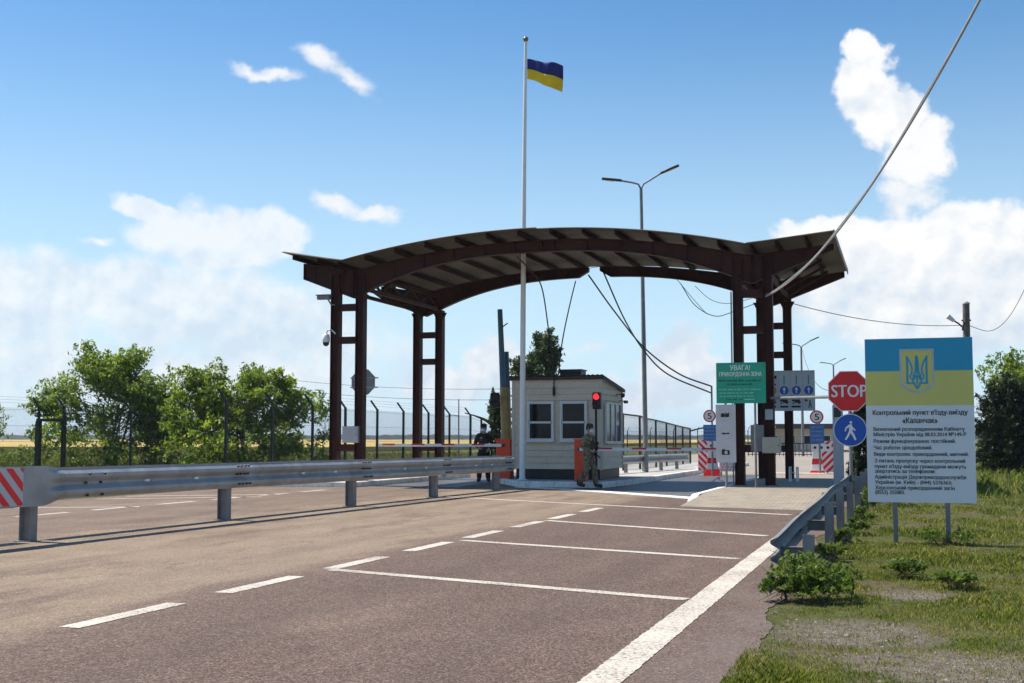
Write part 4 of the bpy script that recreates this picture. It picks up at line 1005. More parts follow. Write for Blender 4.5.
# grey lane board across the rear right columns
lb = thing('lane_board', 'grey lane board with blue arrows and vehicle symbols hung between the right columns', 'sign', (-3.4, 39.2, 2.2))
LX0, LX1, LZ0, LZ1, LY = -4.10, -2.63, 2.21, 3.45, 39.19
pan = MB().box((LX0, LY, LZ0), (LX1, LY + .04, LZ1)).build('panel', M['sign_grey'], lb)
MB().box((LX0, LY + .041, 2.6), (LX1, LY + .068, 2.66)).box((LX0, LY + .041, 3.1), (LX1, LY + .068, 3.16)).build('back_rail', M['galv_dull'], lb)
g = MB(); nc = 4; cw = (LX1 - LX0) / nc
for i in range(nc + 1): x = LX0 + cw * i; rect(g, LY - .003, x - .012 + (.012 if i == 0 else 0), x + .012 - (.012 if i == nc else 0), LZ0, LZ1)
rect(g, LY - .004, LX0, LX1, 2.60, 2.625); rect(g, LY - .004, LX0, LX1, 3.40, 3.425); g.build('dividing_lines', M['box_grey'], pan)
for i in range(nc):
    x = LX0 + cw * (i + .5)
    if i == 0:
        disc(MB(), x, LY - .003, 2.84, .13, 24, .095).build('symbol', M['sign_red'], pan)
        rect(rect(MB(), LY - .003, x - .12, x + .14, 3.2, 3.3), LY - .003, x - .12, x + .12, 3.0, 3.05).build('symbol', M['sign_black'], pan)
    else:
        disc(MB(), x, LY - .003, 2.84, .135).build('symbol', M['sign_blue'], pan)
        poly(rect(MB(), LY - .005, x - .018, x + .018, 2.75, 2.86), LY - .005, [(x - .055, 2.86), (x + .055, 2.86), (x, 2.94)]).build('symbol', M['sign_white'], pan)
        rect(MB(), LY - .003, x - .02, x + .02, 3.02, 3.30).build('symbol', M['green_sign'], pan)
    v = MB(); yv = LY - .003
    if i < 3:
        rect(v, yv, x - .14, x + .10, 2.50, 2.56); rect(v, yv, x - .05, x + .13, 2.455, 2.50); rect(v, yv, x - .13 * (1 + .2 * (i == 2)), x + .12, 2.31, 2.37)
        for dx in (-.09, .07): disc(v, x + dx, yv - .001, 2.45, .03, 12)
    else:
        disc(v, x + .03, yv, 2.52, .025, 10); poly(v, yv, [(x + .01, 2.40), (x + .06, 2.40), (x + .05, 2.49), (x + .01, 2.49)]); poly(v, yv, [(x - .03, 2.30), (x, 2.30), (x + .04, 2.40), (x + .01, 2.40)]); poly(v, yv, [(x + .07, 2.30), (x + .1, 2.30), (x + .06, 2.40), (x + .03, 2.40)])
        rect(v, yv, x - .12, x - .04, 2.5, 2.56)
    v.build('symbol', M['sign_black'], pan)
# speed limit signs, blue plates and striped hazard markers at both lane edges
def speed_sign(label, x, y, cz, r, ptop):
    t = thing('speed_limit_sign', label, 'road sign', (x, y, .14))
    post(MB(), x + .08, y + .06, .0, ptop, .035).build('post', M['galv_dull'], t)
    pl = round_plate(MB(), x, y - .01, y + .02, cz, r, 28).build('plate', M['sign_white'], t); disc(MB(), x, y - .013, cz, r, 28, r * .8).build('red_ring', M['sign_red'], pl)
    text('5', pl, M['sign_black'], x, y - .014, cz, r * .62, r * .95, bold=.02)
def blue_plate(label, x, y, z0, z1, w):
    t = thing('blue_plate', label, 'sign', (x, y, z0))
    pl = MB().box((x - w / 2, y, z0), (x + w / 2, y + .03, z1)).build('panel', M['plate_blue'], t)
    for k in range(4):
        z = z1 - (z1 - z0) * (.16 + .22 * k); script_line(pl, M['pillar_blue'], x - w * .4, x + w * .4, z, .045, y - .003)
speed_sign('round speed limit sign with a 5 left of the white pictogram panel', -6.87, 46, 2.19, .23, 3.3)
blue_plate('blue lettered plate under the left speed limit sign', -6.87, 46.0, 1.28, 1.87, .47)
speed_sign('round speed limit sign with a 5 beside the pale grey pillar', -2.98, 45.05, 2.12, .235, 2.3)
blue_plate('blue lettered plate under the right speed limit sign', -2.98, 45.05, 1.2, 1.87, .49)
def hazard_block(label, x, y, z0, red_base=.46):
    t = thing('hazard_block', label, 'hazard block', (x, y, z0))
    prof = [(.46, 0.), (.30, .3)]
    def fr(w0, w1, za, zb, nm, mtl):
        m = MB(); vs = [(x + sx * w, y + sy * w * .7, z0 + z) for w, z in ((w0 / 2, za), (w1 / 2, zb)) for sx, sy in ((-1, -1), (1, -1), (1, 1), (-1, 1))]
        m.add(vs, [(3, 2, 1, 0), (4, 5, 6, 7), (0, 1, 5, 4), (1, 2, 6, 5), (2, 3, 7, 6), (3, 0, 4, 7)]); m.build(nm, mtl, t, bevel=.01)
    fr(.64, .44, 0, .24, 'foot', M['red']); fr(.44, .36, .241, .46, 'white_band', M['sign_white']); fr(.36, .32, .461, .66, 'red_band', M['red']); fr(.32, .30, .661, .86, 'white_band', M['sign_white'])
    fr(.30, .26, .861, 1.06, 'cap_band', M['sign_white'])
hazard_block('red and white concrete bollard beside the left striped panel', -6.83, 46.3, .0); hazard_block('red and white concrete bollard beside the right striped panel', -3.02, 45.5, .0)
def hazard_panel(label, x0, x1, y, z0, z1, flip):
    t = thing('hazard_board', label, 'hazard panel', ((x0 + x1) / 2, y, z0))
    cx_ = (x0 + x1) / 2
    pa, pr_ = stripe_panel(0, x1 - x0, 0, z0, z1, (lambda yy_, z, d: (x0 + yy_, y - d, z)) if not flip else (lambda yy_, z, d: (x1 - yy_, y - d, z)))
    p_ = pa.build('panel', M['sign_white'], t); pr_.build('red_bands', M['red'], p_)
    post(MB(), cx_ - .15, y + .04, 0, z1 - .05, .03).build('post', M['galv_dull'], t); post(MB(), cx_ + .15, y + .04, 0, z1 - .05, .03).build('post', M['galv_dull'], t)
hazard_panel('white panel with red bands falling right, by the left lane edge', -7.45, -6.72, 46.9, .18, 1.32, False)
hazard_panel('white panel with red bands rising right, by the grey pillar', -2.95, -2.15, 46.0, .18, 1.28, True)
mp = thing('perforated_barrier', 'white perforated barrier panel dotted with red behind the pictogram panel', 'barrier panel', (-6.15, 46.6, 0))
pan = MB().box((-6.62, 46.6, .16), (-5.75, 46.63, .92)).build('panel', M['sign_white'], mp)
for x in (-6.55, -5.82): post(MB(), x, 46.66, 0, .9, .025).build('post', M['galv_dull'], mp)
g = MB()
for i in range(8):
    for j in range(7): cx_, cz_ = -6.56 + i * .11 + (j % 2) * .05, .22 + j * .105; poly(g, 46.597, [(cx_ - .022, cz_), (cx_, cz_ - .035), (cx_ + .022, cz_), (cx_, cz_ + .035)])
g.build('red_lattice', M['sign_red'], pan)
sp2 = thing('small_plate', 'small white plate with coloured dots under the left blue plate', 'sign', (-6.6, 46.3, .95))
pan = MB().box((-6.98, 46.05, .96), (-6.2, 46.08, 1.25)).build('panel', M['sign_white'], sp2)
for k, mm in enumerate((M['sign_black'], M['sign_red'], M['sign_blue'])): disc(MB(), -6.82 + .26 * k, 46.047, 1.1, .06, 14).build('dot', mm, pan)
sp3 = thing('small_plate', 'small white plate with coloured dots under the right blue plate', 'sign', (-2.9, 45.2, .95))
pan = MB().box((-3.2, 45.1, .92), (-2.5, 45.13, 1.17)).build('panel', M['sign_white'], sp3)
for k, mm in enumerate((M['sign_black'], M['sign_blue'], M['sign_black'])): disc(MB(), -3.06 + .22 * k, 45.097, 1.05, .05, 14).build('dot', mm, pan)
# pillar, boxes, cameras, sign seen from behind
gp = thing('control_pillar', 'pale blue grey control pillar with a dark screen beside the red octagon sign', 'pillar', (-1.7, 34, 0))
pil = MB().box((-1.84, 33.9, .0), (-1.58, 34.15, 2.24)).build('housing', M['pillar_blue'], gp, bevel=.012)
MB().box((-1.80, 33.885, 1.92), (-1.62, 33.899, 2.17)).build('screen', M['dark_metal'], pil); MB().box((-1.77, 33.882, 1.02), (-1.65, 33.899, 1.2)).build('flap', M['box_grey'], pil)
MB().box((-1.9, 33.84, -.0), (-1.52, 34.21, .05)).build('base_plate', M['galv_dull'], gp)
def wall_box(label, x0, x1, y0, y1, z0, z1, mtl):
    t = thing('control_box', label, 'cabinet', ((x0 + x1) / 2, (y0 + y1) / 2, z0))
    b = MB().box((x0, y0, z0), (x1, y1, z1)).build('housing', mtl, t, bevel=.01)
    MB().box((x0 + .02, y0 - .012, z0 + .02), (x1 - .02, y0 - .001, z1 - .02)).build('door', mtl, b); MB().box((x1 - .06, y0 - .02, (z0 + z1) / 2 - .03), (x1 - .045, y0 - .013, (z0 + z1) / 2 + .03)).build('latch', M['bolt'], b)
wall_box('grey control box between the legs of the left column', -15.72, -15.21, 33.44, 33.6, 1.24, 1.72, M['box_grey'])
wall_box('beige control box on the front leg of the right column', -3.60, -3.13, 33.24, 33.45, .98, 1.4, M['box_beige'])
wall_box('grey control box between the legs of the right column', -3.92, -3.57, 33.46, 33.6, 1.02, 1.72, M['galv_dull'])
nt_ = thing('paper_notice', 'small pale blue notice fixed high on the front leg of the right column', 'notice', (-3.43, 33.44, 1.9))
MB().box((-3.53, 33.43, 1.86), (-3.33, 33.45, 2.13)).build('sheet', M['pillar_blue'], nt_); MB().box((-3.55, 33.451, 1.84), (-3.31, 33.458, 2.15)).build('backing', M['dark_metal'], nt_)
sc_ = thing('security_camera', 'white dome security camera hanging from a bent arm on the left column', 'camera', (-16.2, 33.5, 4.2))
MB().tube([(-16.0, 33.5, 4.45), (-16.12, 33.5, 4.56), (-16.25, 33.5, 4.56), (-16.3, 33.5, 4.46)], .025, 8).build('arm', M['sign_white'], sc_)
MB().lathe([(.03, .0), (.10, -.04), (.115, -.2), (.10, -.26)], (-16.3, 33.5, 4.46), 14).build('body', M['sign_white'], sc_); MB().lathe([(.095, 0), (.085, -.07), (.04, -.11), (.005, -.12)], (-16.3, 33.5, 4.2), 14).build('dome', M['dark_metal'], sc_)
sc_ = thing('security_camera', 'grey box security camera under the canopy wing on the left column', 'camera', (-16.3, 33.4, 5.45))
MB().box((-16.52, 33.3, 5.46), (-16.12, 33.46, 5.58)).build('body', M['galv_dull'], sc_); MB().box((-16.56, 33.27, 5.583), (-16.1, 33.49, 5.6)).build('hood', M['dark_metal'], sc_); MB().tube([(-16.2, 33.4, 5.46), (-16.1, 33.4, 5.3), (-16.0, 33.45, 5.3)], .025, 8).build('bracket', M['galv_dull'], sc_)
ob = thing('stop_sign', 'grey back of an octagonal sign on a post behind the left column', 'stop sign', (-16.58, 36.8, .14))
octa(36.80, 36.815, .44, 3.17, -16.58).build('plate', M['galv_dull'], ob); post(MB(), -16.58, 36.76, .13, 3.6, .032).build('post', M['galv_dull'], ob)
MB().box((-17.02, 36.78, 3.28), (-16.05, 36.797, 3.32)).box((-17.02, 36.78, 2.98), (-16.05, 36.797, 3.02)).build('back_rail', M['galv'], ob)
octa(36.817, 36.82, .42, 3.17, -16.58).build('red_face', M['sign_red'], ob)
# far building, railing and far barrier
fb_ = thing('far_building', 'low beige building with a dark flat roof far behind the right columns', 'building', (-11, 152, 0))
MB().box((-16.5, 149, 0), (-7.2, 156, 2.55)).build('wall', M['beige_wall'], fb_); MB().box((-17, 148, 2.55), (-6.8, 156.5, 3.1)).build('roof', M['brown_roof'], fb_)
for x in (-15.4, -13.4, -11.4, -9.4):
    w_ = MB().box((x, 148.96, .7), (x + 1.1, 149.0, 1.8)).build('window', M['white_frame'], fb_); MB().box((x + .08, 148.94, .78), (x + 1.02, 148.96, 1.72)).build('pane', M['glass'], w_)
rl = thing('railing', 'low black railing across the road in front of the far beige building', 'railing', (-8.5, 100, 0))
m_ = MB().bar((-12, 100, 1.0), (-5, 100, 1.0), .08, .08).bar((-12, 100, .15), (-5, 100, .15), .06, .06)
for i in range(24): m_.bar((-11.9 + i * .3, 100, 0), (-11.9 + i * .3, 100, 1.0), .05, .05, (0, 1, 0))
m_.build('bars', M['black'], rl)
bm2 = thing('boom_barrier', 'far grey boom barrier crossing the road between the right columns and the grey pillar', 'barrier', (-2.0, 52, 0))
MB().box((-6.4, 51.97, .82), (-2.0, 52.03, .92)).build('boom', M['galv_dull'], bm2); MB().box((-2.2, 51.8, 0), (-1.85, 52.2, 1.05)).build('cabinet', M['box_grey'], bm2)
bs = thing('bollard_frame', 'small white tubular frame on the footway behind the right column', 'bollard', (-3.1, 36.5, .14))
for x in (-3.2, -3.0): MB().tube([(x, 36.5, .14), (x, 36.5, .55), (x + .02, 36.8, .55), (x + .02, 36.8, .14)], .02, 8).build('hoop', M['sign_white'], bs)
MB().tube([(-3.2, 36.5, .4), (-3.0, 36.5, .4)], .015, 6).build('crossbar', M['sign_white'], bs)

# ------------------------------------------------------------------ mesh fences
def fence_posts_panels(f, pts, h, arm, bar_top=False, hw=None):
    for i, (x, y) in enumerate(pts):
        hh = hw[i] if hw else h
        d = Vector(pts[min(i + 1, len(pts) - 1)]) - Vector(pts[max(i - 1, 0)]); d.normalize(); s = Vector((-d.y, d.x, 0))
        mb = MB().bar((x, y, -.1), (x, y, hh), .075, .075, (0, 1, 0))
        if arm: mb.bar((x, y, hh - .03), Vector((x, y, hh)) + s * .27 + Vector((0, 0, .33)), .06, .06)
        mb.build('post', M['fence_green'], f)
    for i, ((xa, ya), (xb, yb)) in enumerate(zip(pts[:-1], pts[1:])):
        a = Vector((xa, ya, 0)); b = Vector((xb, yb, 0)); L = (b - a).length; d = (b - a) / L; mb = MB(); ha, hb = (hw[i], hw[i + 1]) if hw else (h, h); k = .05
        s = Vector((-d.y, d.x, 0)) * .045
        while k < L - .03:
            p = a + d * k - s; hk = ha + (hb - ha) * k / L; w = .0028; vs = []
            for z in (.08, hk - .05):
                for j in range(3): an = 2 * PI * j / 3; vs.append((p.x + w * math.cos(an), p.y + w * math.sin(an), z))
            mb.add(vs, [(0, 1, 4, 3), (1, 2, 5, 4), (2, 0, 3, 5)]); k += .055
        for q in (.04, .27, .5, .73, .97): mb.bar(a - s + Vector((0, 0, .08 + q * (ha - .13))), b - s + Vector((0, 0, .08 + q * (hb - .13))), .008, .008)
        if arm:
            for q in (.35, .68, 1.): mb.bar(a - s * -6 * q + Vector((0, 0, ha + .33 * q)), b - s * -6 * q + Vector((0, 0, hb + .33 * q)), .006, .006)
        if bar_top: mb.bar(a + Vector((0, 0, ha - .02)), b + Vector((0, 0, hb - .02)), .06, .06)
        mb.build('mesh_panel', M['fence_green'], f)
fA = thing('mesh_fence', 'dark mesh fence with a gate frame in front of the leftmost leafy tree', 'fence', (-29.9, 40, 0))
fence_posts_panels(fA, [(-29.7, 31.2), (-29.7, 33.6), (-29.7, 37.8)], 2.5, True)
fence_posts_panels(fA, [(-29.2, 38.55), (-30.1, 44.0), (-30.4, 49), (-30.6, 54)], 2.52, True)
MB().box((-29.78, 37.75, 1.98), (-29.1, 38.6, 2.08)).bar((-29.7, 37.8, -.1), (-29.7, 37.8, 1.98), .16, .16, (0, 1, 0)).bar((-29.2, 38.55, -.1), (-29.2, 38.55, 1.98), .13, .13, (0, 1, 0)).build('gate_frame', M['fence_green'], fA)
fB = thing('mesh_fence', 'long dark mesh fence with cranked post tops running behind the left columns', 'fence', (-19.1, 45, 0))
fence_posts_panels(fB, [(-19.0, 32.5), (-19.0, 35.3), (-19.1, 38.3), (-19.15, 41.0), (-19.2, 43.95), (-19.3, 46.8), (-19.35, 49.7), (-19.4, 52.4), (-19.4, 55.2)], 2.48, True)
fD = thing('mesh_fence', 'tall dark fence end with a sloping top behind the dark soldier', 'fence', (-19.2, 55.8, 0))
fence_posts_panels(fD, [(-19.42, 55.3), (-19.2, 56.2), (-18.95, 57.0)], 2.4, False, False, [2.45, 2.3, 1.95])
mb = MB(); sh_ = [(-19.62, 55.0, 2.58), (-19.40, 55.7, 2.46), (-19.15, 56.4, 2.26), (-18.9, 57.1, 1.95)]; vs = []
for x, y, z in sh_:
    for dx, dz in ((0, 0), (.42, -.10), (.42, -.14), (0, -.04)): vs.append((x + dx, y + .1 * (dx > 0), z + dz))
mb.add(vs, [(4 * i_ + a, 4 * i_ + (a + 1) % 4, 4 * i_ + 4 + (a + 1) % 4, 4 * i_ + 4 + a) for i_ in range(3) for a in range(4)] + [(0, 1, 2, 3), (12, 13, 14, 15)])
mb.build('top_sheet', M['dark_metal'], fD)
fC = thing('mesh_fence', 'dark green fence with square bays beyond the short guardrail', 'fence', (-10.1, 55, 0))
fence_posts_panels(fC, [(-10.35, 47.1), (-10.13, 49.2), (-10.13, 50.6), (-10.14, 52.6), (-10.16, 55.2), (-10.18, 57.6), (-10.19, 59.6), (-10.2, 61.8)], 2.2, False, True, [2.32, 2.28, 2.2, 2.16, 2.08, 2.0, 1.94, 1.88])
MB().bar((-10.2, 61.8, 1.75), (-9.2, 61.8, 1.98), .07, .07).build('brace', M['fence_green'], fC)
fE = thing('mesh_fence', 'distant dark fence with cranked post tops seen beside the cream booth', 'fence', (-30, 120, 0))
fence_posts_panels(fE, [(-30 + 2.6 * i, 128 - 1.2 * i) for i in range(9)], 2.2, True)

# ------------------------------------------------------------------ cables
def cable(label, pts, r, mtl, group=None): tag(MB().tube(pts, r, 6).build('cable', mtl), label, 'cable', group)
def spline(pts, n=8):
    P = [Vector(p) for p in pts]; P = [P[0] * 2 - P[1]] + P + [P[-1] * 2 - P[-2]]; out = []
    for i in range(1, len(P) - 2):
        for k in range(n):
            t = k / n; a, b, c, d = P[i - 1], P[i], P[i + 1], P[i + 2]
            out.append(.5 * ((2 * b) + (c - a) * t + (2 * a - 5 * b + 4 * c - d) * t * t + (3 * b - a - 3 * c + d) * t ** 3))
    return out + [P[-2]]
d0 = Vector((4 + 3.45, 8 - 33.3, 0)).normalized()
big = [Vector((-3.45, 33.3, 5.1)) + d0 * s_ + Vector((0, 0, -.03 * s_ + .0105 * s_ * s_)) for s_ in np.linspace(0, 25, 50)]
mb = MB().tube(big, .018, 8).tube([p + Vector((.015, 0, .05 + .012 * math.sin(p.y * 1.3))) for p in big], .017, 8)
tag(mb.build('cable', M['cable_grey']), 'thick pale double cable sweeping down from the upper right to the canopy column', 'cable')
MB().lathe([(.14, 0), (.16, .03), (.14, .06)], (-3.45, 33.3, 5.1), 14)
cable('dark cable hanging from the canopy front to the booth window wall, with a plug end', spline([(-10.5, 33.9, 6.55), (-10.45, 35.0, 6.3), (-10.33, 35.8, 5.9), (-10.13, 35.85, 4.6), (-9.98, 35.88, 3.34), (-9.98, 35.9, 2.9)]) , .022, M['cable'])
tag(MB().lathe([(.02, 0), (.04, -.05), (.045, -.24), (.02, -.3)], (-9.98, 35.9, 2.92), 8).build('cable_plug', M['cable']), 'black plug hanging at the cable end above the booth windows', 'plug')
cable('dark cable hanging slack from the rear beam down behind the booth roof', spline([(-10.21, 39.4, 6.5), (-10.17, 38.6, 5.75), (-10.11, 37.6, 4.75), (-10.05, 36.9, 3.95), (-10.0, 36.5, 3.3)]), .02, M['cable'])
cable('upper black cable sagging from the beam gap past the lamp post to the sign post', spline([(-9.77, 39.4, 6.68), (-9.49, 42.0, 5.72), (-9.12, 45.25, 4.69), (-7.94, 45.7, 3.75), (-6.79, 46.06, 3.28)]), .028, M['cable'])
cable('lower black cable sagging from the beam gap past the lamp post to the sign post', spline([(-9.27, 39.4, 6.75), (-9.14, 42.0, 5.43), (-9.1, 45.25, 4.54), (-8.32, 45.7, 3.72), (-6.79, 46.06, 3.03)]), .028, M['cable'])
cable('thin wire drooping from the rear beam to the right canopy column', spline([(-6.76, 39.4, 6.3), (-6.29, 39.3, 5.58), (-5.66, 39.3, 5.21), (-5.03, 39.3, 5.35), (-4.3, 39.3, 5.6)]), .013, M['cable'])
cable('second thin wire drooping higher beside the right canopy column', spline([(-6.3, 39.4, 6.2), (-5.8, 39.5, 5.75), (-5.2, 39.5, 5.62), (-4.3, 39.4, 5.8)]), .009, M['cable'])
cable('thin wire running from the right canopy columns to the concrete utility pole', catenary((-3.4, 39.6, 5.6), (2.05, 47.8, 5.45), .25), .012, M['cable'])
cable('thin wire rising from the concrete utility pole to the right edge', spline([(2.2, 47.8, 5.45), (2.96, 47.8, 5.22), (3.6, 47.8, 5.7), (4.3, 47.8, 7.0), (5.4, 47.8, 9.6)]), .012, M['cable'])
cable('thin wire slanting from the lamp post top down behind the canopy', catenary((-9.02, 45.3, 8.75), (-7.6, 50.5, 6.4), .1), .012, M['cable'])
cable('pale thin wire from the lamp post toward the canopy roof', catenary((-9.25, 45.25, 8.1), (-11.0, 40.4, 7.0), .1), .01, M['cable'])
for k_, (za, lab) in enumerate(((3.9, 'upper faint wire crossing the sky behind the left canopy columns'), (3.35, 'lower faint wire crossing the sky behind the left canopy columns'))):
    cable(lab, catenary((-34, 62, za + .9), (-17.5, 60, za), .3), .012, M['cable'])
cable('thin wire drooping from the far street lamp to the grey pillar', catenary((-7.7, 101, 8.4), (-1.75, 40, 3.0), 1.2), .014, M['cable'])

# ------------------------------------------------------------------ vegetation
from mathutils import noise as mnoise
def leaf_mat(name, dark, mid, light, trans=.35, rough=.5):
    m, n, l, b = nt(name)
    at_ = n.new('ShaderNodeAttribute'); at_.attribute_name = 'tint'
    c = ramp(n, l, at_.outputs['Fac'], [(0, dark), (.5, mid), (1, light)])
    l.new(c, b.inputs['Base Color']); b.inputs['Roughness'].default_value = rough; b.inputs['Specular IOR Level'].default_value = .3
    tr = n.new('ShaderNodeBsdfTranslucent'); l.new(mixc(n, l, .5, c, (1.0, 1.0, .25), 'MULTIPLY'), tr.inputs[0])
    l.new(mixc(n, l, 1, c, (2.2, 2.3, 1.0), 'MULTIPLY'), tr.inputs[0])
    mx_ = n.new('ShaderNodeMixShader'); mx_.inputs[0].default_value = trans
    l.new(b.outputs[0], mx_.inputs[1]); l.new(tr.outputs[0], mx_.inputs[2]); l.new(mx_.outputs[0], n['Material Output'].inputs[0]); return m
M['leaf'] = leaf_mat('locust_leaves', (.055, .09, .016), (.125, .18, .03), (.24, .28, .06), .45)
M['leaf_pop'] = leaf_mat('poplar_leaves', (.022, .042, .014), (.042, .07, .022), (.07, .10, .035), .25)
M['leaf_dark'] = leaf_mat('dark_evergreen_leaves', (.010, .018, .006), (.02, .034, .010), (.038, .055, .016), .12)
M['leaf_weed'] = leaf_mat('weed_leaves', (.05, .08, .014), (.10, .15, .03), (.17, .21, .055), .35)
M['blade'] = leaf_mat('grass_blades', (.075, .115, .020), (.145, .165, .040), (.29, .24, .11), .35)
M['blade_far'] = leaf_mat('field_grass_blades', (.06, .085, .018), (.11, .12, .03), (.20, .17, .07), .25)
def facets(name, P, tint, mtl, parent=None, nverts=4):
    """P: (N, nverts, 3) polygons -> one mesh"""
    N = len(P); co = P.reshape(-1, 3)
    if parent is not None:
        Mi = np.array(WM[parent.name].inverted()); co = co @ Mi[:3, :3].T + Mi[:3, 3]
    me = bpy.data.meshes.new(name); me.vertices.add(N * nverts); me.vertices.foreach_set('co', co.ravel())
    me.loops.add(N * nverts); me.loops.foreach_set('vertex_index', np.arange(N * nverts, dtype=np.int32))
    me.polygons.add(N); me.polygons.foreach_set('loop_start', np.arange(0, N * nverts, nverts, dtype=np.int32))
    a = me.attributes.new('tint', 'FLOAT', 'FACE'); a.data.foreach_set('value', np.clip(tint, 0, 1).astype(np.float32))
    me.materials.append(mtl); me.update(); me.validate(); return link_mesh(name, me, parent)
def leaf_quads(rng, cen, size, aspect=.45, droop=.3, up=None):
    N = len(cen); a = rng.normal(size=(N, 3)); a[:, 2] -= droop
    if up is not None: a[:, 2] += up
    a /= np.linalg.norm(a, axis=1)[:, None]; b = rng.normal(size=(N, 3)); b[:, 2] *= .5; b -= (b * a).sum(1)[:, None] * a; b /= np.linalg.norm(b, axis=1)[:, None]
    s = size[:, None]; c = np.cross(a, b)
    return np.stack([cen - a * s * .5, cen + b * s * aspect * .5 + c * s * .06, cen + a * s * .5, cen - b * s * aspect * .5 + c * s * .06], 1)
RT = np.array((math.cos(YAW), math.sin(YAW), 0)); FW = np.array((-math.sin(YAW), math.cos(YAW), 0)); UP = np.array((0, 0, 1.))
def crown(rng, base, blobs_, n_clump, per, spread, gap=.0, gs=1.2, depth=1.):
    """clump centres inside a union of ellipsoids (right, up, r_right, r_up), thinned by noise so that sky shows through"""
    w = np.array([b[2] * b[3] for b in blobs_], float); w /= w.sum(); cl = []; tries = 0
    while len(cl) < n_clump and tries < n_clump * 30:
        tries += 1; b = blobs_[rng.choice(len(blobs_), p=w)]; d = rng.normal(size=3); d /= np.linalg.norm(d); r = rng.uniform(.25, 1.0) ** .5
        p = base + RT * (b[0] + d[0] * b[2] * r) + FW * d[1] * b[2] * r * depth + UP * (b[1] + d[2] * b[3] * r)
        if p[2] < .1: continue
        if mnoise.noise(Vector(p * gs)) < gap: continue
        cl.append(p)
    cl = np.array(cl)
    ctr = base + RT * np.mean([b[0] for b in blobs_]) + UP * np.mean([b[1] for b in blobs_]) * .7
    dr = cl - ctr; dr /= np.linalg.norm(dr, axis=1)[:, None] + 1e-6; dr = dr + rng.normal(size=dr.shape) * .55 + UP * .25; dr /= np.linalg.norm(dr, axis=1)[:, None]
    al = rng.uniform(-.6, 1.0, (len(cl), per, 1)); sidew = spread * (.95 - .6 * np.clip(al, 0, 1))       # sprays: long along the twig, thin at its tip
    cen = (cl[:, None, :] + dr[:, None, :] * al * spread * 2.1 + rng.normal(size=(len(cl), per, 3)) * sidew * np.array((.62, .62, .45)) - UP * al ** 2 * spread * .35).reshape(-1, 3)
    t = np.repeat(rng.normal(.5, .18, len(cl)), per) + rng.normal(0, .16, len(cl) * per)
    return cl, cen, t
def tree(name, label, cat, seed, loc, blobs_, n_clump, per, leaf, mtl, stems, spread=.2, gap=-.1, gs=1.2, group=None, r0=.07, aspect=.45, droop=.3, up=None, depth=1., fork=.25):
    rng = np.random.default_rng(seed); t = thing(name, label, cat, loc, 0, group); base = np.array(loc, float)
    cl, cen, tint = crown(rng, base, blobs_, n_clump, per, spread, gap, gs, depth)
    k = cen[:, 2] > .05; cen = cen[k]; tint = tint[k]
    facets('crown', leaf_quads(rng, cen, rng.uniform(.5, 1.45, len(cen)) * leaf, aspect, droop, up), tint, mtl, t)
    mb = MB(); H = cl[:, 2].max(); tips = cl[rng.choice(len(cl), min(len(cl), stems * 9), replace=False)]
    for s in range(stems):
        ang = rng.uniform(0, 2 * PI); foot = base + np.array((math.cos(ang), math.sin(ang), 0)) * (.12 * (stems > 1))
        grp = tips[s::stems]; mid = grp.mean(0); mid = foot + (mid - foot) * .75; mid[2] = base[2] + H * .55
        kn = foot + (mid - foot) * .45 + rng.normal(size=3) * .08; kn[2] = base[2] + H * fork
        mb.tube([foot - UP * .1, foot + (kn - foot) * .5 + rng.normal(size=3) * .03, kn, mid], [r0, r0 * .8, r0 * .62, r0 * .35], 8)
        for tip in grp:
            q = rng.uniform(.1, .9); st = kn + (mid - kn) * q; m2 = (st + tip) / 2 + rng.normal(size=3) * .12 - UP * .05
            mb.tube([st, m2, tip], [r0 * .3, r0 * .2, r0 * .08], 5)
    mb.build('trunk', M['bark'], t); return t
def px_blobs(cu, base_y, sc, lst): return [((u - cu) * sc, (base_y - v) * sc, ru * sc, rv * sc) for u, v, ru, rv in lst]
LG = 'leafy trees behind the left fences'
tree('locust_tree', 'tall leafy locust tree behind the gate frame at the far left', 'tree', 1, (-33.0, 46.5, 0),
     px_blobs(107, 470, .0434, [(105, 392, 44, 36), (58, 402, 22, 20), (140, 394, 36, 34), (166, 414, 24, 30), (100, 440, 66, 26), (150, 436, 30, 22), (88, 362, 16, 14), (134, 362, 14, 12), (110, 376, 26, 18), (40, 408, 10, 10)]),
     640, 48, .165, M['leaf'], 5, .26, -.08, .8, LG)
tree('locust_tree', 'broad leafy locust tree behind the fence, just left of the left canopy columns', 'tree', 2, (-24.6, 43.5, 0),
     px_blobs(245, 472, .0392, [(208, 396, 32, 26), (262, 402, 36, 30), (240, 382, 26, 14), (290, 412, 26, 30), (240, 438, 74, 28), (195, 412, 30, 26), (188, 378, 12, 11), (276, 384, 13, 11), (218, 374, 12, 8)]),
     640, 48, .155, M['leaf'], 5, .24, -.08, .9, LG)
tree('sapling', 'slim young tree between the fence posts left of the left columns', 'tree', 3, (-21.5, 44, 0), [(0, 1.7, .35, 1.4), (.1, 2.6, .25, .7), (-.15, 1.0, .4, .8)], 40, 22, .14, M['leaf'], 1, .15, -.4, 1, LG, .03)
tree('locust_tree', 'low leafy bush tree cut by the left picture edge behind the fence', 'tree', 21, (-40.5, 47.5, 0), [(0, 1.9, 1.0, 1.3), (-.9, 2.4, 1.2, 1.2), (-1.5, 1.4, 1.3, 1.2)], 110, 30, .17, M['leaf'], 2, .24, -.1, .9, LG)
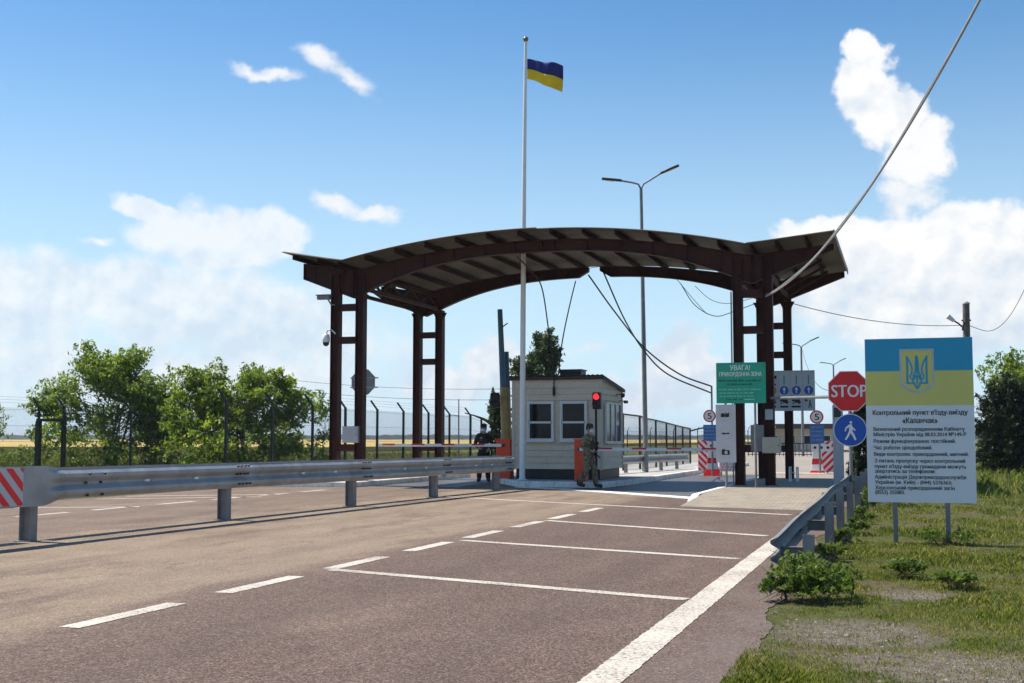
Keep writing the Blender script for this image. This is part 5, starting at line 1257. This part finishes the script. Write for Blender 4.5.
tree('poplar_tree', 'dark leafy poplar rising behind the cream booth', 'tree', 4, (-16.78, 57, 0), px_blobs(535, 468, .047, [(538, 374, 19, 30), (545, 350, 12, 18), (521, 370, 9, 14), (535, 420, 18, 40), (554, 356, 7, 10), (547, 338, 6, 9)]),
     330, 52, .17, M['leaf_pop'], 1, .19, -.25, 1.1, None, .1)
tree('poplar_tree', 'narrow dark poplar between the painted posts and the dark soldier', 'tree', 5, (-18.75, 57.6, 0), px_blobs(497, 468, .049, [(498, 430, 11, 34), (497, 408, 9, 18)]), 150, 44, .16, M['leaf_pop'], 1, .16, -.4, 1.1, None, .07)
tree('poplar_tree', 'thin bare topped poplar behind the booth, its twigs above the crown', 'tree', 6, (-17.4, 58.5, 0), [(0, 4.6, .3, 1.6), (0, 3.0, .6, 2.2)], 40, 12, .13, M['leaf_pop'], 1, .14, -.5, 1.1, None, .06)
RG = 'dark evergreens at the right edge'
for k_, (dx, dh, lab) in enumerate(((0., 4.1, 'dark dense evergreen right beside the information board'), (1.55, 4.4, 'dark dense evergreen cut by the right picture edge'))):
    b0 = np.array((3.65, 53, 0)) + RT * dx
    tree('juniper_tree', lab, 'tree', 30 + k_, tuple(b0), [(0, dh * .38, .95, dh * .42), (.2, dh * .6, .75, dh * .34), (-.25, dh * .5, .7, dh * .36), (0, .6, 1.05, .8)], 420, 70, .17, M['leaf_dark'], 1, .17, -.7, 1.2, RG, .1, .3, -.1, .5)
tree('leafy_tree', 'pale green leafy tree standing behind the dark evergreens', 'tree', 34, (4.6, 60, 0), [(0, 3.6, 1.4, 1.5), (1.1, 4.3, 1.5, 1.2), (-.7, 4.3, .8, .9), (2.6, 4.0, 1.5, 1.4), (.5, 2.0, 1.6, 1.5)], 340, 42, .17, M['leaf'], 3, .22, -.1, 1.0)
tree('leafy_tree', 'small leafy tree whose top shows over the information board', 'tree', 35, (1.35, 58, 0), [(0, 3.2, .9, 1.6), (.2, 5.0, .5, .9), (-.3, 4.5, .5, .7)], 80, 28, .15, M['leaf'], 1, .2, -.15, 1.0)
tree('juniper_tree', 'narrow black green juniper beside the walking sign post', 'tree', 36, (-.98, 30.9, 0), [(0, 1.25, .24, 1.15), (.05, 2.0, .18, .55), (0, .5, .27, .5)], 260, 70, .10, M['leaf_dark'], 1, .07, -.9, 2, None, .035, .3, -.2, .6)
def weed(label, seed, loc, r, h, n_clump, per, leaf, mtl=None, up=.5):
    tree('weed_bush', label, 'bush', seed, loc, [(0, h * .42, r, h * .5), (0, h * .14, r * .95, h * .18), (r * .35, h * .35, r * .7, h * .4), (-r * .35, h * .5, r * .6, h * .42)], n_clump, per, leaf, mtl or M['leaf_weed'], 3, r * .13, -.35, 4, None, .008, .42, 0, up, 1., .2)
weed('leafy weed bush round the foot of the nearest right guardrail post', 50, (-.76, 10.9, 0), .34, .38, 130, 26, .05)
weed('low weed tuft at the road edge left of the nearest guardrail post', 51, (-1.0, 10.75, 0), .2, .24, 46, 20, .045)
weed('green weed behind the second right guardrail post', 52, (-.84, 14.4, 0), .18, .26, 40, 22, .05)
weed('weed strip between the second and third right guardrail posts', 53, (-.72, 16.2, 0), .18, .24, 40, 20, .05)
weed('small weed at the third right guardrail post', 54, (-.72, 18.4, 0), .18, .25, 40, 20, .05)
weed('weed at the foot of the fourth right guardrail post', 57, (-.68, 21.0, 0), .2, .28, 40, 20, .05)
weed('weed growing under the round walking sign', 58, (-.6, 25.2, 0), .3, .55, 50, 20, .06)
weed('low broad leaved weed in the grass below the information board', 55, (-.02, 12.9, 0), .24, .16, 34, 18, .06)
weed('pale weed clump right of the low broad leaved weed', 56, (.42, 12.1, 0), .22, .15, 30, 18, .06)
weed('leafy weed patch at the right board post foot', 59, (.35, 17.0, 0), .4, .2, 40, 18, .05)
weed('leafy scrub in the field grass beside the gate frame', 60, (-36.5, 45.5, 0), 1.1, 1.0, 70, 24, .12)
weed('low scrub under the leftmost locust tree', 61, (-29.8, 46.5, 0), 1.2, .9, 70, 24, .12)
# grass: uncountable blades
def blades(name, rng, XY, h, w, tint, mtl):
    N = len(XY); ang = rng.uniform(0, 2 * PI, N); d = np.stack([np.cos(ang), np.sin(ang), np.zeros(N)], 1); an2 = ang + PI / 2 + rng.normal(0, .4, N); ln = np.stack([np.cos(an2), np.sin(an2), np.zeros(N)], 1) * (h * rng.uniform(.1, .9, N))[:, None]
    b = np.concatenate([XY, np.full((N, 1), -.008)], 1); top = b + ln + UP * h[:, None]; mid = b + ln * .35 + UP * (h * .6)[:, None]; hw = (w / 2)[:, None]
    P = np.stack([b - d * hw, b + d * hw, mid + d * hw * .7, top, mid - d * hw * .7], 1)
    return tag(facets(name, P, tint, mtl, None, 5), kind='stuff')
def nz(XY, s, o=0.): return np.array([mnoise.noise(Vector((x * s + o, y * s, o))) for x, y in XY])
rng = np.random.default_rng(77)
def grav_f(XY):
    g = np.full(len(XY), -9.)
    for gx, gy, rx, ry in GRAVEL: g = np.maximum(g, 1 - np.hypot((XY[:, 0] - gx) / rx, (XY[:, 1] - gy) / ry))
    return g
N = 420000; Y_ = 6.3 + 44 * rng.uniform(0, 1, N) ** 2.1; X_ = -1.0 + rng.uniform(0, 1, N) * (1.9 + Y_ * .16); XY = np.stack([X_, Y_], 1)
n1, n2 = nz(XY, .55, 3.), nz(XY, 2.3, 9.)
p = .20 + .8 * n1 + .95 * n2 - 1.5 * np.clip(grav_f(XY) + .1, 0, 1)
for gx, gy, r, k_ in ((-.72, 7.7, .42, .75), (.55, 12.3, .6, .5), (.3, 15, 1.2, .3), (.9, 20, 2., .3), (-.8, 12, .35, .8), (.0, 10.4, .5, -.3)): p += k_ * np.clip(1 - np.hypot(XY[:, 0] - gx, (XY[:, 1] - gy) * .6) / r, 0, 1)
p -= .9 * np.clip((-.82 - XY[:, 0]) / .12, 0, 1) * (XY[:, 1] > 8.3)
keep = rng.uniform(0, 1, N) < np.clip(p, .05, 1); XY = XY[keep]; g = np.clip(p[keep], 0, 1.2)
h = (.012 + .042 * g * rng.uniform(.2, 1.4, len(XY))) * (1 + XY[:, 1] / 40); wd = .0035 + .00042 * XY[:, 1]
blades('verge_grass', rng, XY, h, wd, .50 - .22 * g + .3 * nz(XY, 1.1, 21.) + rng.normal(0, .16, len(XY)) + .55 * (rng.uniform(0, 1, len(XY)) < .24), M['blade'])
N = 260000; Y_ = 6.4 + 11 * rng.uniform(0, 1, N) ** 1.4; X_ = -1.02 + rng.uniform(0, 1, N) * (1.7 + Y_ * .16); XY = np.stack([X_, Y_], 1)
n1, n2 = nz(XY, .8, 31.), nz(XY, 3.5, 15.)
p = .36 + .8 * n1 + .9 * n2 - .75 * np.clip(grav_f(XY) + .1, 0, 1) - .9 * np.clip((-.80 - XY[:, 0]) / .12, 0, 1) * (XY[:, 1] > 8.3)
keep = rng.uniform(0, 1, N) < np.clip(p, .04, 1); XY = XY[keep]; N = len(XY)
blades('verge_turf', rng, XY, rng.uniform(.006, .026, N), .0022 + .0004 * XY[:, 1], .52 + .55 * nz(XY, 1.4, 41.) + rng.normal(0, .2, N), M['blade'])
N = 60000; Y_ = 30 + 75 * rng.uniform(0, 1, N) ** 1.5; X_ = -18.2 - rng.uniform(0, 1, N) * (16 + Y_ * .55); XY = np.stack([X_, Y_], 1); g = nz(XY, .16, 5.)
keep = rng.uniform(0, 1, N) < np.clip(.75 + 1.2 * g, .1, 1); XY = XY[keep]; g = g[keep]
blades('field_grass', rng, XY, .12 + .38 * rng.uniform(0, 1, len(XY)) * np.clip(.6 + g, .2, 1.2), np.full(len(XY), .03), .45 + .5 * g + rng.normal(0, .2, len(XY)), M['blade_far'])
N = 16000; Y_ = 30 + 50 * rng.uniform(0, 1, N); X_ = -.6 + rng.uniform(0, 1, N) * (6 + Y_ * .1); XY = np.stack([X_, Y_], 1)
blades('verge_tall_grass', rng, XY, .08 + .25 * rng.uniform(0, 1, N) ** 2, np.full(N, .022), .35 + rng.normal(0, .22, N), M['blade'])
# pebbles and crumbs of asphalt on the bare patches
N = 9000; XY = np.stack([rng.uniform(-1.15, 3.2, N), 6.4 + 7 * rng.uniform(0, 1, N) ** 1.3], 1); pg = np.clip(grav_f(XY) * 1.6 + .25, 0, 1) + .7 * (np.abs(XY[:, 0] + .95) < .14); keep = rng.uniform(0, 1, N) < pg; XY = XY[keep]; N = len(XY)
s = rng.uniform(.003, .011, N) * (1 + (rng.uniform(0, 1, N) < .05) * 1.3); oc = np.array([(1, 0, 0), (0, 1, 0), (-1, 0, 0), (0, -1, 0), (0, 0, .8)], float)
ang = rng.uniform(0, 2 * PI, N); V = oc[None] * rng.uniform(.6, 1.3, (N, 5, 1)); ca, sa = np.cos(ang)[:, None], np.sin(ang)[:, None]
V = np.stack([V[..., 0] * ca - V[..., 1] * sa, V[..., 0] * sa + V[..., 1] * ca, V[..., 2]], 2) * s[:, None, None]; V += np.concatenate([XY, np.full((N, 1), -.006)], 1)[:, None, :]
T_ = V[:, [[0, 1, 4], [1, 2, 4], [2, 3, 4], [3, 0, 4]], :].reshape(-1, 3, 3)
m, n_, l_, b_ = nt('pebbles'); a_ = n_.new('ShaderNodeAttribute'); a_.attribute_name = 'tint'
l_.new(ramp(n_, l_, a_.outputs['Fac'], [(0, (.11, .09, .072)), (.6, (.21, .175, .14)), (1, (.38, .34, .29))]), b_.inputs['Base Color']); b_.inputs['Roughness'].default_value = .9
tag(facets('pebbles', T_, np.repeat(rng.uniform(0, 1, N), 4), m, None, 3), kind='stuff')
# far tree belt along the horizon
tb = np.random.default_rng(9); q = []; tn = []
for k_ in range(2600):
    a = R(-75 + 130 * tb.uniform()); r = tb.uniform(1750, 2300); w = tb.uniform(10, 28); hh = tb.uniform(3, 8.5); c_ = np.array((r * math.sin(a), r * math.cos(a), 0)); d_ = np.array((math.cos(a), -math.sin(a), 0)); e_ = np.array((math.sin(a), math.cos(a), 0)) * w * .4
    for (sx, sy) in ((1, 0), (0, 1)):
        ax = d_ * w if sx else e_; q.append([c_ - ax, c_ + ax, c_ + ax * .7 + UP * hh * .8, c_ + UP * hh, c_ - ax * .75 + UP * hh * .7]); tn.append(tb.uniform(0, 1))
tag(facets('far_tree_belt', np.array(q), np.array(tn), M['leaf_pop'], None, 5), kind='stuff')

# ------------------------------------------------------------------ people
def skinned(name, V, E_, mtl, parent, M4, sub=2):
    me = bpy.data.meshes.new(name + '_cage'); me.from_pydata([tuple(p) for p, r in V], E_, []); o = bpy.data.objects.new(name + '_cage', me); C.objects.link(o)
    o.modifiers.new('skin', 'SKIN').use_smooth_shade = True
    for i, (p, r) in enumerate(V):
        sv = me.skin_vertices[0].data[i]; sv.radius = r if isinstance(r, tuple) else (r, r); sv.use_root = (i == 0)
    ss = o.modifiers.new('sub', 'SUBSURF'); ss.levels = ss.render_levels = sub
    dg = bpy.context.evaluated_depsgraph_get(); m2 = bpy.data.meshes.new_from_object(o.evaluated_get(dg)); bpy.data.objects.remove(o)
    m2.name = name; m2.transform(M4); m2.materials.clear(); m2.materials.append(mtl)
    m2.polygons.foreach_set('use_smooth', [True] * len(m2.polygons)); return link_mesh(name, m2, parent)
def person(label, loc, rz, S, J, cloth, boot, vest_m, cap_m, extra=None):
    """J: joints in metres, x forward, y left, z up, for a 1.75 m figure; S scales it"""
    t = thing('person', label, 'person', loc, rz); M4 = Matrix.Scale(S, 4)
    V, E_ = [], []
    def add(p, r, par=None):
        V.append((Vector(p), r)); i = len(V) - 1
        if par is not None: E_.append((par, i))
        return i
    pel = add((J['px'], 0, .95), (.125, .15)); wa = add((J['px'] + .01, 0, 1.08), (.105, .135), pel); ch = add((J['cx'], 0, 1.30), (.115, .165), wa); ub = add((J['cx'], 0, 1.42), (.085, .14), ch)
    nk = add((J['cx'] + .01, 0, 1.51), .055, ub); jw = add((J['cx'] + .035, 0, 1.575), .068, nk); hd = add((J['cx'] + .03, 0, 1.66), (.085, .076), jw); tp = add((J['cx'] + .015, 0, 1.735), .055, hd)
    ns = add((J['cx'] + .125, 0, 1.625), .014, hd)
    hands = {}
    for s, nm in ((1, 'l'), (-1, 'r')):
        sh = add((J['cx'], s * .175, 1.41), .068, ub); el_ = add(J['el' + nm], .046, sh); wr = add(J['wr' + nm], .032, el_)
        d = (Vector(J['wr' + nm]) - Vector(J['el' + nm])).normalized(); pa = add(Vector(J['wr' + nm]) + d * .06, (.018, .034), wr)
        sd = d.cross(Vector((1, 0, 0) if abs(d.x) < .7 else (0, 0, 1))).normalized(); cu_ = sd.cross(d).normalized() * (1 if nm == 'r' else -1)
        for k, (o, L) in enumerate(((-.030, .065), (-.010, .078), (.010, .072), (.030, .055))):
            k0 = Vector(J['wr' + nm]) + d * .095 + sd * o; f1 = add(k0, .010, pa); f2 = add(k0 + d * L * .5 + cu_ * .012, .0085, f1); add(k0 + d * L * .75 + cu_ * .045, .0075, f2)
        th = add(Vector(J['wr' + nm]) + d * .045 - sd * .045 + cu_ * .02, .011, pa); add(Vector(J['wr' + nm]) + d * .09 - sd * .055 + cu_ * .045, .009, th)
        hp = add((J['px'], s * .09, .90), .095, pel); kn = add(J['kn' + nm], .062, hp); an = add(J['an' + nm], .042, kn); ax = Vector(J['an' + nm]); add(ax + Vector((.14, s * .02, -.06)), (.032, .04), an)
    body = skinned('body', V, E_, M['skin'], t, M4)
    # jacket, trousers, boots over the same joints
    V, E_ = [], []
    a0 = add((J['px'], 0, .80), (.165, .19)); a = add((J['px'], 0, .92), (.16, .185), a0); b = add((J['px'] + .01, 0, 1.08), (.145, .172), a); c = add((J['cx'], 0, 1.30), (.142, .185), b); d = add((J['cx'] + .012, 0, 1.435), (.118, .155), c); add((J['cx'] + .012, 0, 1.515), .086, d)
    for s, nm in ((1, 'l'), (-1, 'r')):
        sh = add((J['cx'], s * .18, 1.41), .082, d); e1 = add(J['el' + nm], .062, sh); add(J['wr' + nm], .046, e1)
    skinned('jacket', V, E_, cloth, t, M4)
    V, E_ = [], []
    a = add((J['px'], 0, 1.0), (.135, .16))
    for s, nm in ((1, 'l'), (-1, 'r')):
        h1 = add((J['px'], s * .095, .84), .112, a); k1 = add(J['kn' + nm], .088, h1); k2 = add((Vector(J['kn' + nm]) + Vector(J['an' + nm])) / 2 + Vector((-.015, 0, 0)), .088, k1); add(Vector(J['an' + nm]) + Vector((-.01, 0, .0)), .082, k2)
    skinned('trousers', V, E_, cloth, t, M4)
    for s, nm in ((1, 'l'), (-1, 'r')):
        V, E_ = [], []; ax = Vector(J['an' + nm]); a = add(ax + Vector((-.01, 0, .16)), .075); b = add(ax + Vector((-.03, 0, -.025)), (.07, .062), a); c = add(ax + Vector((.09, s * .015, -.03)), (.062, .062), b); add(ax + Vector((.19, s * .025, -.05)), (.045, .052), c)
        skinned('boot', V, E_, boot, t, M4)
    V, E_ = [], []
    a = add((J['px'] + .01, 0, 1.06), (.15, .175)); b = add((J['cx'] + .005, 0, 1.27), (.165, .195), a); add((J['cx'], 0, 1.40), (.11, .13), b)
    vest = skinned('vest', V, E_, vest_m, t, M4)
    m_ = MB()
    for y in (-.11, 0, .11): m_.box((J['cx'] + .13, y - .045, 1.08), (J['cx'] + .20, y + .045, 1.22))
    po = m_.build('pouches', vest_m, vest, world=False, bevel=.01); po.data.transform(M4)
    cx = J['cx'] + .025
    m_ = MB().lathe([(.098, 0), (.103, .03), (.10, .07), (.08, .10), (.03, .115), (.005, .117)], (cx - .005, 0, 1.675), 18); m_.add([(cx + .08, -.07, 1.683), (cx + .16, -.045, 1.672), (cx + .17, 0, 1.67), (cx + .16, .045, 1.672), (cx + .08, .07, 1.683), (cx + .08, -.07, 1.691), (cx + .16, -.045, 1.68), (cx + .17, 0, 1.678), (cx + .16, .045, 1.68), (cx + .08, .07, 1.691)], [(0, 1, 2, 3, 4), (9, 8, 7, 6, 5), (0, 5, 6, 1), (1, 6, 7, 2), (2, 7, 8, 3), (3, 8, 9, 4)])
    m_.build('cap', cap_m, t, world=False).data.transform(M4)
    m_ = MB().lathe([(.083, 0), (.092, .04), (.096, .075)], (cx - .02, 0, 1.60), 16); m_.build('hair', M['hair'], t, world=False).data.transform(M4)
    m_ = MB(); n = 10; vs = []
    for k in range(n + 1):
        a = R(-72 + 144 * k / n)
        for rr_, zz in ((.082, 1.545), (.100, 1.585), (.098, 1.625)): vs.append((cx + .012 + rr_ * math.cos(a), rr_ * math.sin(a), zz))
    m_.add(vs, [(3 * k + j, 3 * k + 3 + j, 3 * k + 4 + j, 3 * k + 1 + j) for k in range(n) for j in (0, 1)], True)
    m_.build('face_mask', M['mask'], t, world=False).data.transform(M4)
    for s in (1, -1):
        MB().lathe([(.002, -.009), (.008, -.005), (.009, 0), (.008, .005), (.002, .009)], (cx + .083, s * .032, 1.652), 8).build('eye', M['sign_black'], t, world=False).data.transform(M4)
        MB().lathe([(.004, -.03), (.014, -.02), (.017, .0), (.014, .02), (.004, .03)], (cx - .005, s * .086, 1.63), 8).build('ear', M['skin'], t, world=False).data.transform(M4)
    return t
P1 = dict(px=0., cx=.03, ell=(-.0, .25, 1.14), wrl=(.22, .14, 1.12), elr=(-.06, -.25, 1.13), wrr=(.16, -.16, 1.04), knl=(.15, .10, .50), anl=(.20, .10, .10), knr=(.0, -.10, .49), anr=(-.22, -.10, .12))
s1 = person('soldier in camouflage walking with a rifle in front of the cream booth', (-8.40, 33.72, 0), R(-12), .995, P1, M['camo'], M['boot'], M['vest'], M['vest'])
P2 = dict(px=0., cx=.01, ell=(-.02, .27, 1.14), wrl=(.16, .16, 1.02), elr=(-.02, -.27, 1.14), wrr=(.16, -.14, 1.04), knl=(.02, .12, .50), anl=(0, .14, .10), knr=(.02, -.12, .50), anr=(0, -.14, .10))
s2 = person('soldier in dark uniform standing behind the guardrail left of the booth', (-12.75, 37.55, 0), R(-71), 1.03, P2, M['dark_uniform'], M['boot'], M['black'], M['dark_uniform'])
# rifle held across the front of the walking soldier
rf = thing('rifle', 'black rifle held muzzle down across the front of the walking soldier', 'rifle', (-8.40, 33.72, 0), R(-12))
def rl_(p): return WM[rf.name] @ Vector(p)
A, B = Vector((.20, .20, 1.26)), Vector((.27, -.16, .84)); D = (B - A).normalized()
MB().bar(rl_(A + D * .22), rl_(A + D * .46), .05, .07, (1, 0, 0)).build('receiver', M['gun'], rf)
MB().bar(rl_(A), rl_(A + D * .219), .035, .06, (1, 0, 0)).build('stock', M['gun'], rf)
MB().tube([rl_(A + D * .461), rl_(A + D * .78)], .012, 8).build('barrel', M['gun'], rf)
MB().bar(rl_(A + D * .40 + Vector((.03, 0, -.02))), rl_(A + D * .44 + Vector((.14, .03, -.10))), .028, .05, (0, 1, 0)).build('magazine', M['gun'], rf)

# ------------------------------------------------------------------ the air between here and the horizon
hm = bpy.data.materials.new('thin_haze'); hm.use_nodes = True; hm.node_tree.nodes.clear()
pv_ = hm.node_tree.nodes.new('ShaderNodeVolumePrincipled'); ou_ = hm.node_tree.nodes.new('ShaderNodeOutputMaterial'); hm.node_tree.links.new(pv_.outputs[0], ou_.inputs['Volume'])
pv_.inputs['Color'].default_value = (.80, .87, 1, 1); pv_.inputs['Density'].default_value = .0002; pv_.inputs['Anisotropy'].default_value = .3
tag(MB().box((-5400, -5400, -1.1), (5400, 5400, 26)).build('haze', hm), kind='stuff')
